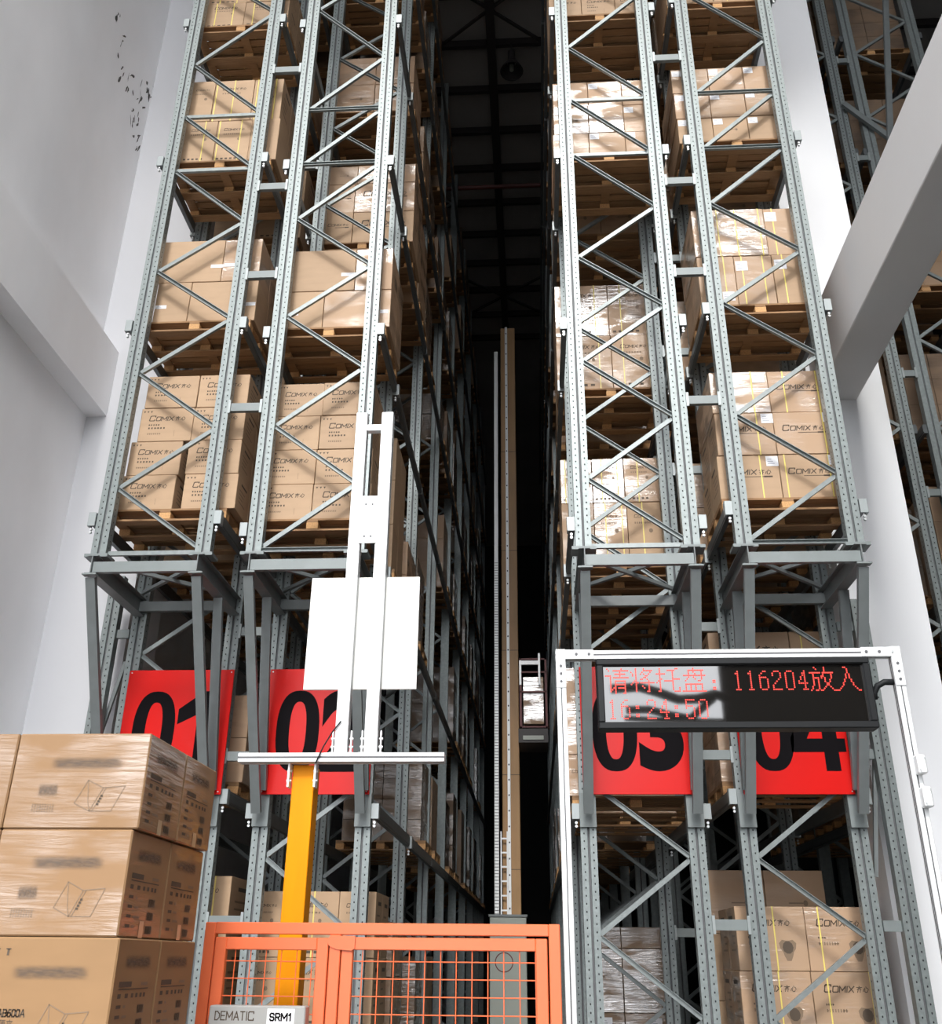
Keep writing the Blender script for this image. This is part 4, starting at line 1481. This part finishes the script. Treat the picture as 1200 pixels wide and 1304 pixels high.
G['\u6258'] = '''..#.........##..
..#....#####....
..#.......#.....
######....#.....
..#.......#.....
..#.......#.....
..##......#####.
.##..######.....
#.#.......#.....
..#.......#.....
..#.......#.....
..#.......#...#.
..#.......#...#.
.##........####.'''
G['\u76d8'] = '''.......#........
....##########..
....#..#....#...
....#...#...#...
.##############.
....#..#....#...
...#....#...#...
..#.......##....
................
..###########...
..#..#..#...#...
..#..#..#...#...
..#..#..#...#...
###############.'''
G[':'] = '''

.

.
.##....
.##....
.......
.......
.......
.##....
.##....'''
G['\u653e'] = '''...#.....#......
....#....#......
.........#......
#######.#######.
..#.....#....#..
..#....##....#..
..####.#.#...#..
..#..#...#..#...
..#..#...#..#...
..#..#....##....
..#..#....##....
.#...#...#..#...
.#...#..#....#..
#..##.##......##'''
G['\u5165'] = '''.....##.........
.......#........
.......#........
.......#........
......#.#.......
......#.#.......
......#.#.......
.....#...#......
.....#...#......
....#.....#.....
....#.....#.....
...#.......#....
..#.........#...
##...........##.'''
D5 = {'0': '.###. #...# #...# #...# #...# #...# #...# #...# #...# .###.', '1': '..#.. .##.. ..#.. ..#.. ..#.. ..#.. ..#.. ..#.. ..#.. .###.', '2': '.###. #...# #...# ....# ...#. ..#.. .#... #.... #.... #####', '4': '...#. ..##. ..##. .#.#. .#.#. #..#. ##### ...#. ...#. ..###', '5': '##### #.... #.... ####. #...# ....# ....# #...# #...# .###.', '6': '..##. .#... #.... ####. #...# #...# #...# #...# #...# .###.', ':': '..... ..... ..... .##.. .##.. ..... ..... .##.. .##.. .....'}
chars = []


def glyph(ch, ox, oy):
    dots = []
    chars.append(dots)
    if ch in D5:
        for j, row in enumerate(D5[ch].split()):
            for i, c in enumerate(row):
                if c == '#':
                    dots.append((ox + 1 + i * 1.2, oy + 3 + j * 1.15))
    else:
        for j, row in enumerate(G[ch].split('\n')):
            for i, c in enumerate(row):
                if c == '#':
                    dots.append((ox + i, oy + 1 + j))


ox = 1
for ch in '\u8bf7\u5c06\u6258\u76d8':
    glyph(ch, ox, 0); ox += 16
dots = []
chars.append(dots)
for p in ((3, 8), (4, 8), (3, 9), (4, 9), (3, 12), (4, 12), (3, 13), (4, 13)):
    dots.append((ox + p[0], p[1]))
ox += 15
for ch in '116204':
    glyph(ch, ox, 0); ox += 8
glyph('\u653e', ox, 0); ox += 16
glyph('\u5165', ox, 0)
ox = 1
for ch in '16:24:50':
    glyph(ch, ox, 16); ox += 8
px_ = (SX1 - SX0) / 161
pz_ = (SZ1 - SZ0) / 32.5
for dots in chars:
    b = MB()
    for i, j in dots:
        x, z = SX0 + (i + .5) * px_, SZ1 - (j + .8) * pz_
        b.poly([(x + .0052 * cos(a), .0265, z + .0052 * sin(a)) for a in [pi / 6 + 2 * pi * q / 6 for q in range(6)]], 'led')
    b.obj('dot_lettering', t)
b = MB(); b.tube([(2.116, 6.08, 3.09), (2.118, 6.075, 3.13), (2.14, 6.065, 3.17), (2.18, 6.05, 3.19), (2.234, 6.05, 3.19)], .02, 'plastic_black', 8)
tag(b.obj('conduit', smooth=True), 'black bent conduit from the LED display to its portal post', 'cable')
print('cartons', N_CARTON[0], 'objects', len(S.objects))
